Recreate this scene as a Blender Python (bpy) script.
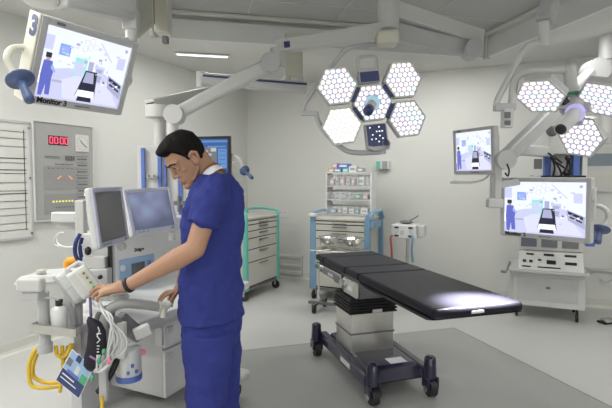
import bpy, bmesh, math, random
from mathutils import Vector, Matrix, noise
random.seed(7)
for o in list(bpy.data.objects): bpy.data.objects.remove(o)
SC = bpy.context.scene; COL = SC.collection
rad = math.radians
# ------------------------------------------------------------------ camera
FP = 480.0; EYE = 1.52; PIT = math.atan(26/480.0)
cd = bpy.data.cameras.new('camera'); cam = bpy.data.objects.new('camera', cd); COL.objects.link(cam)
cd.sensor_width = 36; cd.lens = FP/612*36; cd.clip_start = .05
cam.location = (0, 0, EYE); cam.rotation_euler = (math.pi/2-PIT, 0, 0); SC.camera = cam
# ------------------------------------------------------------------ view, world
SC.view_settings.view_transform = 'Standard'; SC.view_settings.look = 'None'
SC.view_settings.exposure = 0.12; SC.view_settings.gamma = 1; SC.view_settings.use_curve_mapping = False
wd = bpy.data.worlds.new('world'); SC.world = wd; wd.use_nodes = True
wd.node_tree.nodes['Background'].inputs[0].default_value = (.8, .85, .9, 1)
wd.node_tree.nodes['Background'].inputs[1].default_value = .2
NEAR_POWER = 40.0; FAR_POWER = 13.0; LEFT_K = .55; SPOT_POWER = 2600.0
ROOM = rad(-25); TAB = rad(17.3); CAN = rad(13)
def fr(a):
    M = Matrix.Rotation(a, 4, 'Z'); return M
def RM(u, v, z=0):            # room frame -> world
    return fr(ROOM) @ Vector((u, v, z))
def TM(u, v, z=0): return fr(TAB) @ Vector((u, v, z))
def at(px, py, Y):            # a point of the place at forward distance Y
    d = Vector((1, 0, 0))*((px-306)/FP) + Vector((0, math.sin(PIT), math.cos(PIT)))*((204-py)/FP) + Vector((0, math.cos(PIT), -math.sin(PIT)))
    return Vector((0, 0, EYE)) + d*(Y/d.y)
# ------------------------------------------------------------------ materials
def mat(name, col, rough=.5, metal=0, emit=None, es=1, var=.04, scale=12, bump=0, alpha=1, trans=0, coat=0):
    m = bpy.data.materials.new(name); m.use_nodes = True; nt = m.node_tree; b = nt.nodes['Principled BSDF']
    c = (col[0], col[1], col[2], 1)
    tc = nt.nodes.new('ShaderNodeTexCoord'); n = nt.nodes.new('ShaderNodeTexNoise'); n.inputs['Scale'].default_value = scale
    n.inputs['Detail'].default_value = 4
    nt.links.new(tc.outputs['Object'], n.inputs['Vector'])
    mx = nt.nodes.new('ShaderNodeMix'); mx.data_type = 'RGBA'
    mx.inputs['A'].default_value = (col[0]*(1-var), col[1]*(1-var), col[2]*(1-var), 1)
    mx.inputs['B'].default_value = (min(1, col[0]*(1+var)), min(1, col[1]*(1+var)), min(1, col[2]*(1+var)), 1)
    nt.links.new(n.outputs['Fac'], mx.inputs['Factor'])
    nt.links.new(mx.outputs['Result'], b.inputs['Base Color'])
    b.inputs['Roughness'].default_value = rough; b.inputs['Metallic'].default_value = metal
    b.inputs['Alpha'].default_value = alpha
    b.inputs['Transmission Weight'].default_value = trans
    b.inputs['Coat Weight'].default_value = coat
    b.inputs['Specular IOR Level'].default_value = {'black_vinyl_cushion': .14, 'black_hair': .15, 'navy_scrub_cotton': .15, 'skin': .35}.get(name, .5)
    if emit:
        b.inputs['Emission Color'].default_value = (*emit, 1); b.inputs['Emission Strength'].default_value = es
    if bump:
        bp = nt.nodes.new('ShaderNodeBump'); bp.inputs['Strength'].default_value = bump; bp.inputs['Distance'].default_value = .01
        nt.links.new(n.outputs['Fac'], bp.inputs['Height']); nt.links.new(bp.outputs['Normal'], b.inputs['Normal'])
    return m
def glow(name, col, es=1):
    return mat(name, (col[0]*.2, col[1]*.2, col[2]*.2), .3, emit=col, es=es, var=0)
M = {}
M['wall'] = mat('wall_paint', (.65, .655, .63), .6, var=.015, scale=2)
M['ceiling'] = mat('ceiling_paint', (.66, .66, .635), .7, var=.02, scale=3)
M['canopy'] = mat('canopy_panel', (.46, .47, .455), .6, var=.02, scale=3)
M['skirt'] = mat('canopy_skirt', (.72, .73, .72), .4, var=.02)
M['trim'] = mat('trim_paint', (.62, .62, .57), .5, var=.02)
M['seam'] = mat('seam_grey', (.2, .2, .19), .6)
M['floor'] = mat('vinyl_floor_light', (.50, .50, .49), .38, var=.05, scale=140, bump=.02)
M['inlay'] = mat('vinyl_floor_grey', (.33, .335, .325), .42, var=.12, scale=160, bump=.02)
M['white'] = mat('white_plastic', (.66, .67, .67), .35, var=.02)
M['cream'] = mat('cream_plastic', (.62, .61, .52), .4, var=.02)
M['grey'] = mat('grey_paint', (.49, .49, .50), .4, var=.03)
M['lgrey'] = mat('light_grey_paint', (.60, .60, .59), .35, var=.02)
M['dgrey'] = mat('dark_grey_plastic', (.16, .16, .17), .45)
M['black'] = mat('black_plastic', (.012, .012, .015), .4)
M['rubber'] = mat('black_rubber', (.02, .02, .022), .6, bump=.1)
M['steel'] = mat('brushed_steel', (.62, .61, .58), .28, 1, var=.08, scale=30)
M['chrome'] = mat('polished_steel', (.8, .8, .8), .1, 1)
M['navy'] = mat('navy_plastic', (.035, .05, .16), .35)
M['handleblue'] = mat('blue_handle_plastic', (.09, .13, .27), .4)
M['blue'] = mat('mid_blue_plastic', (.10, .17, .50), .4)
M['cartblue'] = mat('pale_blue_plastic', (.18, .31, .45), .4)
M['teal'] = mat('teal_plastic', (.13, .48, .40), .4)
M['drawer'] = mat('drawer_front_grey', (.52, .51, .46), .4)
M['mattress'] = mat('black_vinyl_cushion', (.016, .016, .024), .42, var=.2, scale=8, bump=.12)
M['base'] = mat('dark_navy_base', (.018, .017, .045), .25, coat=.4)
M['bellows'] = mat('black_bellows', (.015, .015, .017), .5)
M['scrub'] = mat('navy_scrub_cotton', (.036, .048, .23), .8, var=.15, scale=9, bump=.5)
M['skin'] = mat('skin', (.43, .245, .160), .5, var=.07, scale=20, bump=.04)
M['hair'] = mat('black_hair', (.008, .007, .007), .75, var=.5, scale=60, bump=.6)
M['eye'] = mat('eye_white', (.7, .68, .65), .2)
M['lip'] = mat('lip', (.40, .18, .14), .45)
M['yellow'] = mat('yellow_hose', (.75, .50, .04), .4)
M['orange'] = mat('orange_plastic', (.85, .36, .03), .45)
M['bluehose'] = mat('blue_hose', (.012, .03, .16), .35)
M['redhose'] = mat('red_hose', (.45, .08, .09), .4)
M['corr'] = mat('grey_corrugated_hose', (.36, .36, .35), .45)
M['bag'] = mat('dark_purple_fabric', (.012, .009, .018), .7)
M['green'] = mat('green_plastic', (.08, .35, .18), .4)
M['pink'] = mat('pink_plastic', (.7, .2, .3), .4)
M['panelblue'] = mat('pale_blue_panel', (.30, .45, .66), .35)
M['paper'] = mat('white_paper', (.75, .75, .78), .6)
M['board'] = mat('whiteboard_gloss', (.66, .66, .63), .2)
M['clear'] = mat('clear_plastic', (.85, .88, .9), .08, alpha=.14)
M['glass'] = mat('grey_glass', (.22, .27, .31), .08)
M['ledred'] = glow('red_led', (1, .08, .16), 1.6)
M['ledyel'] = glow('yellow_led', (.9, .85, .2), 1)
M['ledorange'] = glow('orange_led', (1, .35, .2), 1)
M['ledwhite'] = glow('white_led', (1, 1, 1), 1.2)
M['darkscreen'] = mat('dark_screen', (.10, .10, .115), .12, coat=.3)
# ------------------------------------------------------------------ mesh builder
class MB:
    def __init__(s, T=None):
        s.v = []; s.f = []; s.mi = []; s.mats = []; s.T = T or Matrix(); s.cm = 0; s.sm = []; s.smooth = False
    def use(s, m):
        if m not in s.mats: s.mats.append(m)
        s.cm = s.mats.index(m); return s
    def add(s, vs, fs, smooth=None):
        n = len(s.v); s.v += [s.T @ Vector(p) for p in vs]
        for f in fs: s.f.append([i+n for i in f]); s.mi.append(s.cm); s.sm.append(s.smooth if smooth is None else smooth)
        return s
    def box(s, c, d, rot=None):
        x, y, z = d[0]/2, d[1]/2, d[2]/2; R = rot or Matrix(); c = Vector(c)
        vs = [c + (R.to_3x3() @ Vector((a, b, e))) for a in (-x, x) for b in (-y, y) for e in (-z, z)]
        return s.add(vs, [(0, 1, 3, 2), (4, 6, 7, 5), (0, 4, 5, 1), (2, 3, 7, 6), (0, 2, 6, 4), (1, 5, 7, 3)], False)
    def b2(s, a, b): return s.box([(a[i]+b[i])/2 for i in range(3)], [abs(b[i]-a[i]) for i in range(3)])
    def beam(s, p, q, w, h, w2=None, h2=None):      # rectangular bar from p to q, w across, h high
        p = Vector(p); q = Vector(q); d = (q-p).normalized()
        if abs(d.z) > .97: c_ = (p+q)/2; p = Vector((c_.x, c_.y, p.z)); q = Vector((c_.x, c_.y, q.z)); d = (q-p).normalized()
        r = d.cross(Vector((0, 0, 1)))
        if r.length < 1e-3: r = Vector((1, 0, 0))
        r.normalize(); u = r.cross(d); w2 = w2 or w; h2 = h2 or h
        vs = [p-r*w/2-u*h/2, p+r*w/2-u*h/2, p+r*w/2+u*h/2, p-r*w/2+u*h/2, q-r*w2/2-u*h2/2, q+r*w2/2-u*h2/2, q+r*w2/2+u*h2/2, q-r*w2/2+u*h2/2]
        return s.add(vs, [(3, 2, 1, 0), (4, 5, 6, 7), (0, 1, 5, 4), (1, 2, 6, 5), (2, 3, 7, 6), (3, 0, 4, 7)], False)
    def cyl(s, p, q, r, r2=None, n=20, caps=True):
        return s.tube([p, q], [r, r if r2 is None else r2], n, caps)
    def tube(s, pts, r, n=12, caps=True):
        pts = [Vector(p) for p in pts]; k = len(pts)
        rs = list(r) if isinstance(r, (list, tuple)) else [r]*k
        d0 = (pts[1]-pts[0]).normalized(); a = Vector((0, 0, 1)) if abs(d0.z) < .9 else Vector((1, 0, 0))
        x = d0.cross(a).normalized(); vs = []
        for i, p in enumerate(pts):
            if i == 0: d = pts[1]-p
            elif i == k-1: d = p-pts[i-1]
            else: d = (pts[i+1]-p).normalized()+(p-pts[i-1]).normalized()
            if d.length < 1e-9: d = d0
            d.normalize(); x = (x-d*x.dot(d)).normalized(); y = d.cross(x)
            vs += [p+(x*math.cos(2*math.pi*j/n)+y*math.sin(2*math.pi*j/n))*rs[i] for j in range(n)]
        fs = [(i*n+j, i*n+(j+1) % n, (i+1)*n+(j+1) % n, (i+1)*n+j) for i in range(k-1) for j in range(n)]
        s.add(vs, fs, True)
        if caps:
            s.add(vs[:n], [tuple(range(n))[::-1]], False); s.add(vs[-n:], [tuple(range(n))], False)
        return s
    def prism(s, poly, y0, y1):         # polygon in x,z extruded along y
        n = len(poly); vs = [(p[0], y0, p[1]) for p in poly]+[(p[0], y1, p[1]) for p in poly]
        return s.add(vs, [tuple(range(n)), tuple(range(2*n-1, n-1, -1))]+[(i, i+n, (i+1) % n+n, (i+1) % n) for i in range(n)], False)
    def plate(s, poly, z0, z1):         # polygon in x,y extruded along z
        n = len(poly); vs = [(p[0], p[1], z0) for p in poly]+[(p[0], p[1], z1) for p in poly]
        return s.add(vs, [tuple(range(n))[::-1], tuple(range(n, 2*n))]+[(i, (i+1) % n, (i+1) % n+n, i+n) for i in range(n)], False)
    def lathe(s, prof, c=(0, 0, 0), R=None, n=24):
        R = (R or Matrix()).to_3x3(); c = Vector(c); k = len(prof)
        vs = [c+R @ Vector((r*math.cos(2*math.pi*j/n), r*math.sin(2*math.pi*j/n), z)) for r, z in prof for j in range(n)]
        return s.add(vs, [(i*n+j, i*n+(j+1) % n, (i+1)*n+(j+1) % n, (i+1)*n+j) for i in range(k-1) for j in range(n)], True)
    def ball(s, c, r, n=14, sc=(1, 1, 1), R=None):
        prof = [(math.sin(math.pi*i/n), -math.cos(math.pi*i/n)) for i in range(n+1)]
        R3 = (R or Matrix()).to_3x3(); c = Vector(c); m = n*2
        vs = [c+R3 @ Vector((a*math.cos(2*math.pi*j/m)*r*sc[0], a*math.sin(2*math.pi*j/m)*r*sc[1], z*r*sc[2])) for a, z in prof for j in range(m)]
        return s.add(vs, [(i*m+j, i*m+(j+1) % m, (i+1)*m+(j+1) % m, (i+1)*m+j) for i in range(n) for j in range(m)], True)
    def quad(s, a, b, c, d): return s.add([a, b, c, d], [(0, 1, 2, 3)], False)
    def ring(s, rings):                  # loft through (centre, xvec, yvec)
        n = 28; vs = []
        for c, x, y in rings:
            vs += [Vector(c)+Vector(x)*math.cos(2*math.pi*j/n)+Vector(y)*math.sin(2*math.pi*j/n) for j in range(n)]
        k = len(rings)
        s.add(vs, [(i*n+j, i*n+(j+1) % n, (i+1)*n+(j+1) % n, (i+1)*n+j) for i in range(k-1) for j in range(n)]+[tuple(range(n))[::-1], tuple(range((k-1)*n, k*n))], True)
        return s
    def chain(s, pr, n=14):              # capsule chain: list of (point, radius)
        for i, (p, r) in enumerate(pr):
            s.ball(p, r, 8)
            if i: s.tube([pr[i-1][0], p], [pr[i-1][1], r], n)
        return s
    def mesh(s, name):
        me = bpy.data.meshes.new(name); me.from_pydata([tuple(v) for v in s.v], [], s.f)
        for m in s.mats: me.materials.append(m)
        me.polygons.foreach_set('material_index', s.mi); me.polygons.foreach_set('use_smooth', s.sm)
        me.update(); return me
    def build(s, name, m=None, parent=None, bevel=0, seg=2):
        if m is not None and not s.mats: s.mats = [M[m] if isinstance(m, str) else m]
        me = s.mesh(name)
        if bevel or True:
            bm = bmesh.new(); bm.from_mesh(me); bmesh.ops.recalc_face_normals(bm, faces=bm.faces) if not getattr(s, 'keep', False) else None
            bm.to_mesh(me); bm.free()
        o = bpy.data.objects.new(name, me); COL.objects.link(o)
        if parent is not None: o.parent = parent
        if bevel:
            b = o.modifiers.new('bevel', 'BEVEL'); b.width = bevel; b.segments = seg; b.limit_method = 'ANGLE'; b.angle_limit = rad(40); b.harden_normals = False
        return o
def tag(o, label=None, cat=None, group=None, kind=None):
    if label: o['label'] = label
    if cat: o['category'] = cat
    if group: o['group'] = group
    if kind: o['kind'] = kind
    return o
MATS = {}
def thing(name, label, cat, loc=(0, 0, 0), rz=0, group=None, mtx=None):
    o = bpy.data.objects.new(name, None); COL.objects.link(o); o.empty_display_size = .1
    o.matrix_basis = mtx if mtx is not None else Matrix.Translation(Vector(loc)) @ Matrix.Rotation(rz, 4, 'Z')
    MATS[o.name] = o.matrix_basis.copy(); return tag(o, label, cat, group)
def inv(o): return MATS[o.name].inverted()
def wmb(o): return MB(inv(o))           # builder that takes world points and stores them local to thing o
def struct(name, mb, m=None, parent=None, bevel=0):
    o = mb.build(name, m, parent, bevel); o['kind'] = 'structure'; return o
def dup(root, loc=None, mtx=None, label=None, group=None):
    r = root.copy(); COL.objects.link(r)
    if mtx is not None: r.matrix_basis = mtx
    elif loc is not None: r.location = loc
    MATS[r.name] = r.matrix_basis.copy()
    if label: r['label'] = label
    if group: r['group'] = group
    for ch in list(root.children):
        c = ch.copy(); COL.objects.link(c); c.parent = r
        for g in list(ch.children):
            d = g.copy(); COL.objects.link(d); d.parent = c
    return r
def text(body, size, name, m, parent, mtx, extrude=.0008, bold=0):
    cu = bpy.data.curves.new(name, 'FONT'); cu.body = body; cu.size = size; cu.extrude = extrude; cu.align_x = 'CENTER'; cu.align_y = 'CENTER'; cu.offset = bold
    t = bpy.data.objects.new(name, cu); COL.objects.link(t)
    dg = bpy.context.evaluated_depsgraph_get(); me = bpy.data.meshes.new_from_object(t.evaluated_get(dg))
    bpy.data.objects.remove(t); me.transform(mtx); me.materials.clear(); me.materials.append(M[m])
    o = bpy.data.objects.new(name, me); COL.objects.link(o); o.parent = parent; return o
FACE = Matrix.Rotation(math.pi/2, 4, 'X')      # text standing up, read from -y
def pose(P, yaw, pitch, roll): return Matrix.Translation(Vector(P)) @ Matrix.Rotation(rad(yaw), 4, 'Z') @ Matrix.Rotation(rad(pitch), 4, 'X') @ Matrix.Rotation(rad(roll), 4, 'Y')
def smooth(pts, k=6):                            # Catmull-Rom through points
    P = [Vector(p) for p in pts]; P = [P[0]*2-P[1]]+P+[P[-1]*2-P[-2]]; out = []
    for i in range(1, len(P)-2):
        a, b, c, d = P[i-1:i+3]
        for j in range(k):
            t = j/k; out.append(.5*((2*b)+(c-a)*t+(2*a-5*b+4*c-d)*t*t+(3*b-a-3*c+d)*t**3))
    return out+[P[-2]]
# ================================================================== THE ROOM
U0, V1, U1, V0, ZC = -4.05, 6.5, 2.6, -2.6, 2.92
def rmb(): return MB(fr(ROOM))
struct('floor', rmb().b2((U0-.1, V0-.1, -.1), (U1+.1, V1+.1, 0)), 'floor')
mb = MB(fr(TAB)); mb.plate([(-.35, .2), (2.86, .2), (2.86, 4.13), (-.35, 4.13)], 0, .0022)
struct('trim_1', mb, 'inlay')
mb = MB(fr(TAB)); mb.plate([(2.857, .2), (2.866, .2), (2.866, 4.136), (-.35, 4.136), (-.35, 4.13), (2.857, 4.13)], 0, .003)
struct('trim_2', mb, 'seam')
struct('wall_left', rmb().b2((U0-.1, V0-.1, 0), (U0, V1+.1, ZC+.3)), 'wall')
struct('wall_back', rmb().b2((U0, V1, 0), (U1+.1, V1+.1, ZC+.3)), 'wall')
struct('wall_right', rmb().b2((U1, V0-.1, 0), (U1+.1, V1, ZC+.3)), 'wall')
struct('wall_front', rmb().b2((U0, V0-.1, 0), (U1, V0, ZC+.3)), 'wall')
def skirting(name, pts_fn, L):
    mb = rmb(); prof = [(0, 0), (.045, 0), (.02, .008), (.01, .03), (.01, .1), (0, .1)]
    vs = []
    for t in (0, L):
        for a, z in prof: vs.append(pts_fn(t, a, z))
    n = len(prof)
    mb.add(vs, [tuple(range(n)), tuple(range(n, 2*n))]+[(i, (i+1) % n, (i+1) % n+n, i+n) for i in range(n)], False)
    struct(name, mb, 'trim')
skirting('baseboard_left', lambda t, a, z: (U0+a, V0+t, z), V1-V0)
skirting('baseboard_back', lambda t, a, z: (U0+t, V1-a, z), U1-U0)
# canopy frame (rotated 13 deg) : far right corner A, far left corner B
CA = Vector((1.84, 5.0, 0)); CU = Vector((math.cos(CAN), math.sin(CAN), 0)); CV = Vector((-math.sin(CAN), math.cos(CAN), 0))
W_ = 3.25; D_ = 4.4; ZB = 2.75
def cpt(s, t, z): return CA - CU*s - CV*t + Vector((0, 0, z))       # s leftwards, t towards the camera
# outer ceiling with a hole for the canopy
def rinv(p): return fr(-ROOM) @ p
hole = [rinv(cpt(0, 0, 0)), rinv(cpt(W_, 0, 0)), rinv(cpt(W_, D_, 0)), rinv(cpt(0, D_, 0))]
bm = bmesh.new()
outer = [bm.verts.new((x, y, ZC)) for x, y in ((U1, V1), (U0, V1), (U0, V0), (U1, V0))]
inner = [bm.verts.new((p.x, p.y, ZC)) for p in hole]
for i in range(4): bm.faces.new((outer[i], outer[(i+1) % 4], inner[(i+1) % 4], inner[i]))
r = bmesh.ops.extrude_face_region(bm, geom=bm.faces[:]); bmesh.ops.translate(bm, vec=(0, 0, .1), verts=[e for e in r['geom'] if isinstance(e, bmesh.types.BMVert)])
bmesh.ops.recalc_face_normals(bm, faces=bm.faces); bm.transform(fr(ROOM))
me = bpy.data.meshes.new('ceiling'); bm.to_mesh(me); me.materials.append(M['ceiling']); o = bpy.data.objects.new('ceiling', me); COL.objects.link(o); o['kind'] = 'structure'
# canopy panels
def cbox(mb, s0, s1, t0, t1, z0, z1):
    vs = [cpt(s, t, z) for s in (s0, s1) for t in (t0, t1) for z in (z0, z1)]
    mb.add(vs, [(0, 1, 3, 2), (4, 6, 7, 5), (0, 4, 5, 1), (2, 3, 7, 6), (0, 2, 6, 4), (1, 5, 7, 3)], False)
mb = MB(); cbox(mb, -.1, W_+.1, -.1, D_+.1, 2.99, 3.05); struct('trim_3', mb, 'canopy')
mb = MB()
for k in range(1, 4): cbox(mb, W_*k/4-.004, W_*k/4+.004, 0, D_, 2.984, 2.992)
for k in (.42, 1.4, 2.4, 3.4): cbox(mb, 0, W_, k-.004, k+.004, 2.985, 2.9925)
struct('trim_4', mb, 'trim')
mb = MB()
for (s0, s1, t0, t1) in ((-.03, W_+.03, -.03, 0), (-.03, W_+.03, D_, D_+.03), (-.03, 0, 0, D_), (W_, W_+.03, 0, D_)): cbox(mb, s0, s1, t0, t1, ZB, 2.99)
struct('trim_5', mb, 'skirt', bevel=.004)
mb = MB()       # step moulding at the top inside
for (s0, s1, t0, t1) in ((0, W_, 0, .05), (0, .05, 0, D_), (W_-.05, W_, 0, D_), (0, W_, D_-.05, D_)): cbox(mb, s0, s1, t0, t1, 2.955, 2.988)
struct('trim_6', mb, 'trim', bevel=.008)
mb = MB()       # bulkhead around the canopy
for (s0, s1, t0, t1) in ((-.33, W_+.33, -.33, -.032), (-.33, -.032, -.03, D_), (W_+.032, W_+.33, -.03, D_)): cbox(mb, s0, s1, t0, t1, ZB+.012, ZC-.001)
struct('trim_7', mb, 'ceiling')
mb = MB()
for a in (0, W_): cbox(mb, a-.025, a+.025, -.005, .045, ZB-.02, 2.96)
struct('trim_8', mb, 'trim', bevel=.006)
# dark downlight eyes in the canopy
for i, (s, t) in enumerate(((2.25, .62), (.62, 1.05), (2.2, 2.4))):
    p = cpt(s, t, 2.984); mb = MB(); mb.lathe([(0, 0), (.03, 0), (.04, -.004), (.045, .004), (.045, .008)], p)
    tag(mb.build('ceiling_sensor', 'black'), ['small dark round sensor in canopy panel above left lamp arm', 'small dark round sensor in canopy panel towards right wall', 'small dark round sensor in canopy panel nearest the camera'][i], 'sensor')
# ceiling lights, panel plus area lamp; square and side ones are added
def ceiling_light(label, loc, rz, w, h, power, group):
    t = thing('ceiling_light', label, 'ceiling light', loc, rz, group)
    for a in (-1, 1): MB().box((a*(w/2-.012), 0, -.006), (.024, h, .012)).build('frame_rail', 'white', t); MB().box((0, a*(h/2-.012), -.006), (w-.048, .024, .012)).build('frame_rail', 'white', t)
    MB().box((0, 0, -.003), (w-.05, h-.05, .006)).build('diffuser', GLOWPANEL, t)
    ld = bpy.data.lights.new('ceiling_lamp', 'AREA'); ld.energy = power; ld.shape = 'RECTANGLE'; ld.size = w-.06; ld.size_y = h-.06; ld.color = (1, .99, .955)
    lo = bpy.data.objects.new('ceiling_lamp', ld); COL.objects.link(lo); lo.parent = t; lo.location = (0, 0, -.02)
GLOWPANEL = glow('luminaire_diffuser', (1, .99, .95), 2.2)
for (u, v), nm in zip([(-3.3, 1.4), (-2.9, -.9), (-.4, -1.5), (1.9, -.6), (2.1, 2.2)], ['left wall, beyond the camera side', 'left wall, near end', 'front wall', 'right wall, near end', 'right wall, middle']):
    ceiling_light('added out-of-view square fill light panel by the ' + nm, RM(u, v, ZC), ROOM, .6, .6, NEAR_POWER, 'added square fill lights')  # panels added out of view for soft even room light
for s_, nm in ((.45, 'right'), (1.65, 'middle'), (2.75, 'left')):
    ceiling_light('long ceiling light behind far canopy beam, %s one' % nm, cpt(s_, -.53, ZC), CAN, 1.0, .3, FAR_POWER, 'long ceiling lights around the canopy')
for t_, nm in ((.1, 'far'), (1.5, 'near')):
    if t_ > 1: ceiling_light('added long fill light outside left canopy beam', cpt(W_+.53, 2.5, ZC), CAN+math.pi/2, 1.0, .3, FAR_POWER*LEFT_K, 'long ceiling lights around the canopy')  # added side light, brightens the left wall
    ceiling_light('added long fill light outside right canopy beam, %s one' % nm, cpt(-.53, t_+.75, ZC), CAN+math.pi/2, 1.0, .3, FAR_POWER*(.7 if t_ < 1 else 1.2), 'long ceiling lights around the canopy')  # added side lights behind the beam, brighten the back wall
# strip light on the bulkhead, far side
t = thing('strip_light', 'long slim lit strip light under the ceiling beam behind the spring arm', 'strip light', at(202.5, 55.5, 5.5)*1.0, math.atan2(at(227, 57, 5.42).y-at(178, 54, 5.58).y, 1)*0+CAN)
MB().box((0, 0, -.004), (.56, .035, .012)).build('diffuser', glow('strip_tube', (1, 1, .96), 1.5), t)
MB().box((0, 0, .006), (.60, .06, .012)).build('housing', 'white', t)
# ---- window (narrow grey glass in back wall, right)
wt = rmb(); wt.b2((.56, V1-.03, 1.36), (1.5, V1, 1.88)); wf = struct('window_1', wt, 'lgrey', bevel=.004)
w = rmb(); w.b2((.60, V1-.036, 1.66), (1.46, V1-.028, 1.80)); struct('pane', w, 'glass', wf)
w = rmb(); w.b2((.60, V1-.034, 1.40), (1.46, V1-.029, 1.60)); struct('panel', w, 'trim', wf)
# ---- wall vent
t = thing('wall_vent', 'white low level air grille in back wall beside green cart', 'vent', RM(-3.33, V1, .05), ROOM)
MB().box((0, -.008, .15), (.50, .016, .30)).build('back_plate', 'trim', t)
m = MB(); m.box((0, -.02, .03), (.5, .04, .05)); m.box((0, -.02, .14), (.5, .04, .035)); m.box((0, -.015, .27), (.5, .03, .04)); m.box((.24, -.02, .15), (.02, .04, .3)); m.box((-.24, -.02, .15), (.02, .04, .3))
m.build('frame', 'white', t, .003)
# ---- sockets
t = thing('wall_socket', 'double white wall socket between green cart and blue cart', 'socket', RM(-3.42, V1, .965), ROOM)
MB().box((0, -.006, 0), (.17, .012, .1)).build('face_plate', 'white', t, .003)
m = MB(); [m.box((a, -.014, .025), (.02, .006, .02)) for a in (-.04, .04)]; m.build('switch', 'grey', t)
t = thing('wall_switch_plate', 'small pale blank plate high on the back wall near corner', 'switch plate', RM(-3.88, V1, 1.78), ROOM)
MB().box((0, -.005, 0), (.09, .01, .13)).build('face_plate', 'wall', t, .003); MB().box((0, -.012, .0), (.03, .006, .04)).build('rocker', 'trim', t, .001)
# ---- whiteboard chart on left wall
t = thing('wall_chart', 'large white ruled chart board on left wall left of clock panel', 'chart board', RM(U0, 2.3, 1.5), ROOM+math.pi/2)
# local x = along +v, -y = into room
MB().box((0, -.008, 0), (1.1, .016, 1.0)).build('board', 'board', t)
m = MB()
for a in (-1, 1): m.box((a*.55, -.012, 0), (.02, .024, 1.02)); m.box((0, -.012, a*.505), (1.1, .024, .02))
m.build('frame', 'grey', t)
m = MB()
for k, z in enumerate((.42, .36, .29, .19, .15, .09, .06, -.02, -.09, -.115, -.18, -.24, -.30, -.37, -.43)):
    m.box((0, -.018, z), (1.02, .003, .006 if k in (3, 5, 9) else .003))
for x in (-.5, .49): m.box((x, -.018, 0), (.004, .003, .88))
m.build('ruling', 'black', t)
for z in (.46, .02, -.47): MB().cyl((.535, -.022, z), (.535, -.03, z), .009, n=10).build('screw', 'dgrey', t)
# ---- theatre control panel with clock
t = thing('control_panel', 'grey wall control panel with red digital clock and round dial', 'control panel', RM(U0, 3.19, 1.58), ROOM+math.pi/2)
MB().box((0, -.015, 0), (.645, .03, .90)).build('face_plate', mat('panel_grey', (.37, .37, .365), .45), t, .004)
m = MB()
for a in (-1, 1): m.box((a*.322, -.02, 0), (.012, .04, .91))
m.box((0, -.02, .452), (.65, .04, .012)); m.box((0, -.02, -.452), (.65, .04, .012)); m.build('frame', 'lgrey', t, .002)
MB().box((-.07, -.032, .29), (.2, .006, .085)).build('display', 'black', t)
def seg(m, x, z, on, w=.03, h=.056):
    k = .007; S = {'a': ((x, z+h/2), (w, k)), 'g': ((x, z), (w, k)), 'd': ((x, z-h/2), (w, k)), 'f': ((x-w/2, z+h/4), (k, h/2)), 'b': ((x+w/2, z+h/4), (k, h/2)), 'e': ((x-w/2, z-h/4), (k, h/2)), 'c': ((x+w/2, z-h/4), (k, h/2))}
    for c in on: (cx, cz), (a, b) = S[c]; m.box((cx, -.036, cz), (a, .003, b))
m = MB()
for x in (-.145, -.095, -.035, .012): seg(m, x, .29, 'abcdef')
for z in (.275, .305): m.box((-.066, -.036, z), (.007, .003, .008))
m.build('clock_digit', 'ledred', t)
MB().box((.19, -.036, .28), (.155, .012, .165)).build('clock_face', 'board', t, .003)
m = MB(); m.beam((.19, -.044, .28), (.235, -.044, .245), .002, .006); m.beam((.19, -.044, .28), (.165, -.044, .31), .002, .007)
for k in range(12): a = k*math.pi/6; m.box((.19+.063*math.sin(a), -.0435, .28+.063*math.cos(a)), (.006, .002, .006))
m.build('clock_hand', 'dgrey', t)
m = MB(); m.box((-.05, -.0315, -.06), (.36, .002, .22)); m.box((-.05, -.0315, -.30), (.36, .002, .18)); m.build('diagram_field', mat('panel_field', (.31, .31, .315), .4), t)
m = MB()
for z in (.14, .125): m.box((-.14, -.033, z), (.16, .002, .004))
for k in range(4): m.box((.01+k*.028, -.034, .13), (.018, .004, .045))
for k in range(7):
    m.box((.19, -.033, .15-k*.062), (.15, .002, .004)); m.box((.19, -.034, .125-k*.062), (.11, .003, .012))
for k in range(8): m.box((-.11+k*.03, -.034, -.335), (.014, .003, .012)); m.box((-.1+k*.025, -.034, .07), (.012, .003, .01))
for k in range(6): m.box((-.18+k*.05, -.034, .03), (.02, .003, .006))
m.build('legend', 'dgrey', t)
m = MB(); m.beam((-.09, -.035, -.07), (-.05, -.035, -.04), .003, .01); m.beam((.03, -.035, -.04), (.07, -.035, -.07), .003, .01); m.build('warning_light', 'ledorange', t)
m = MB(); [m.box((-.14+k*.034, -.036, -.28), (.016, .004, .016)) for k in range(7)]; m.build('pressure_light', 'ledyel', t)
m = MB(); [m.box(p, (.018, .004, .018)) for p in ((.21, -.036, -.225), (.175, -.036, -.29), (.205, -.036, -.29), (.235, -.036, -.29))]; m.build('indicator', 'ledwhite', t)
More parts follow.
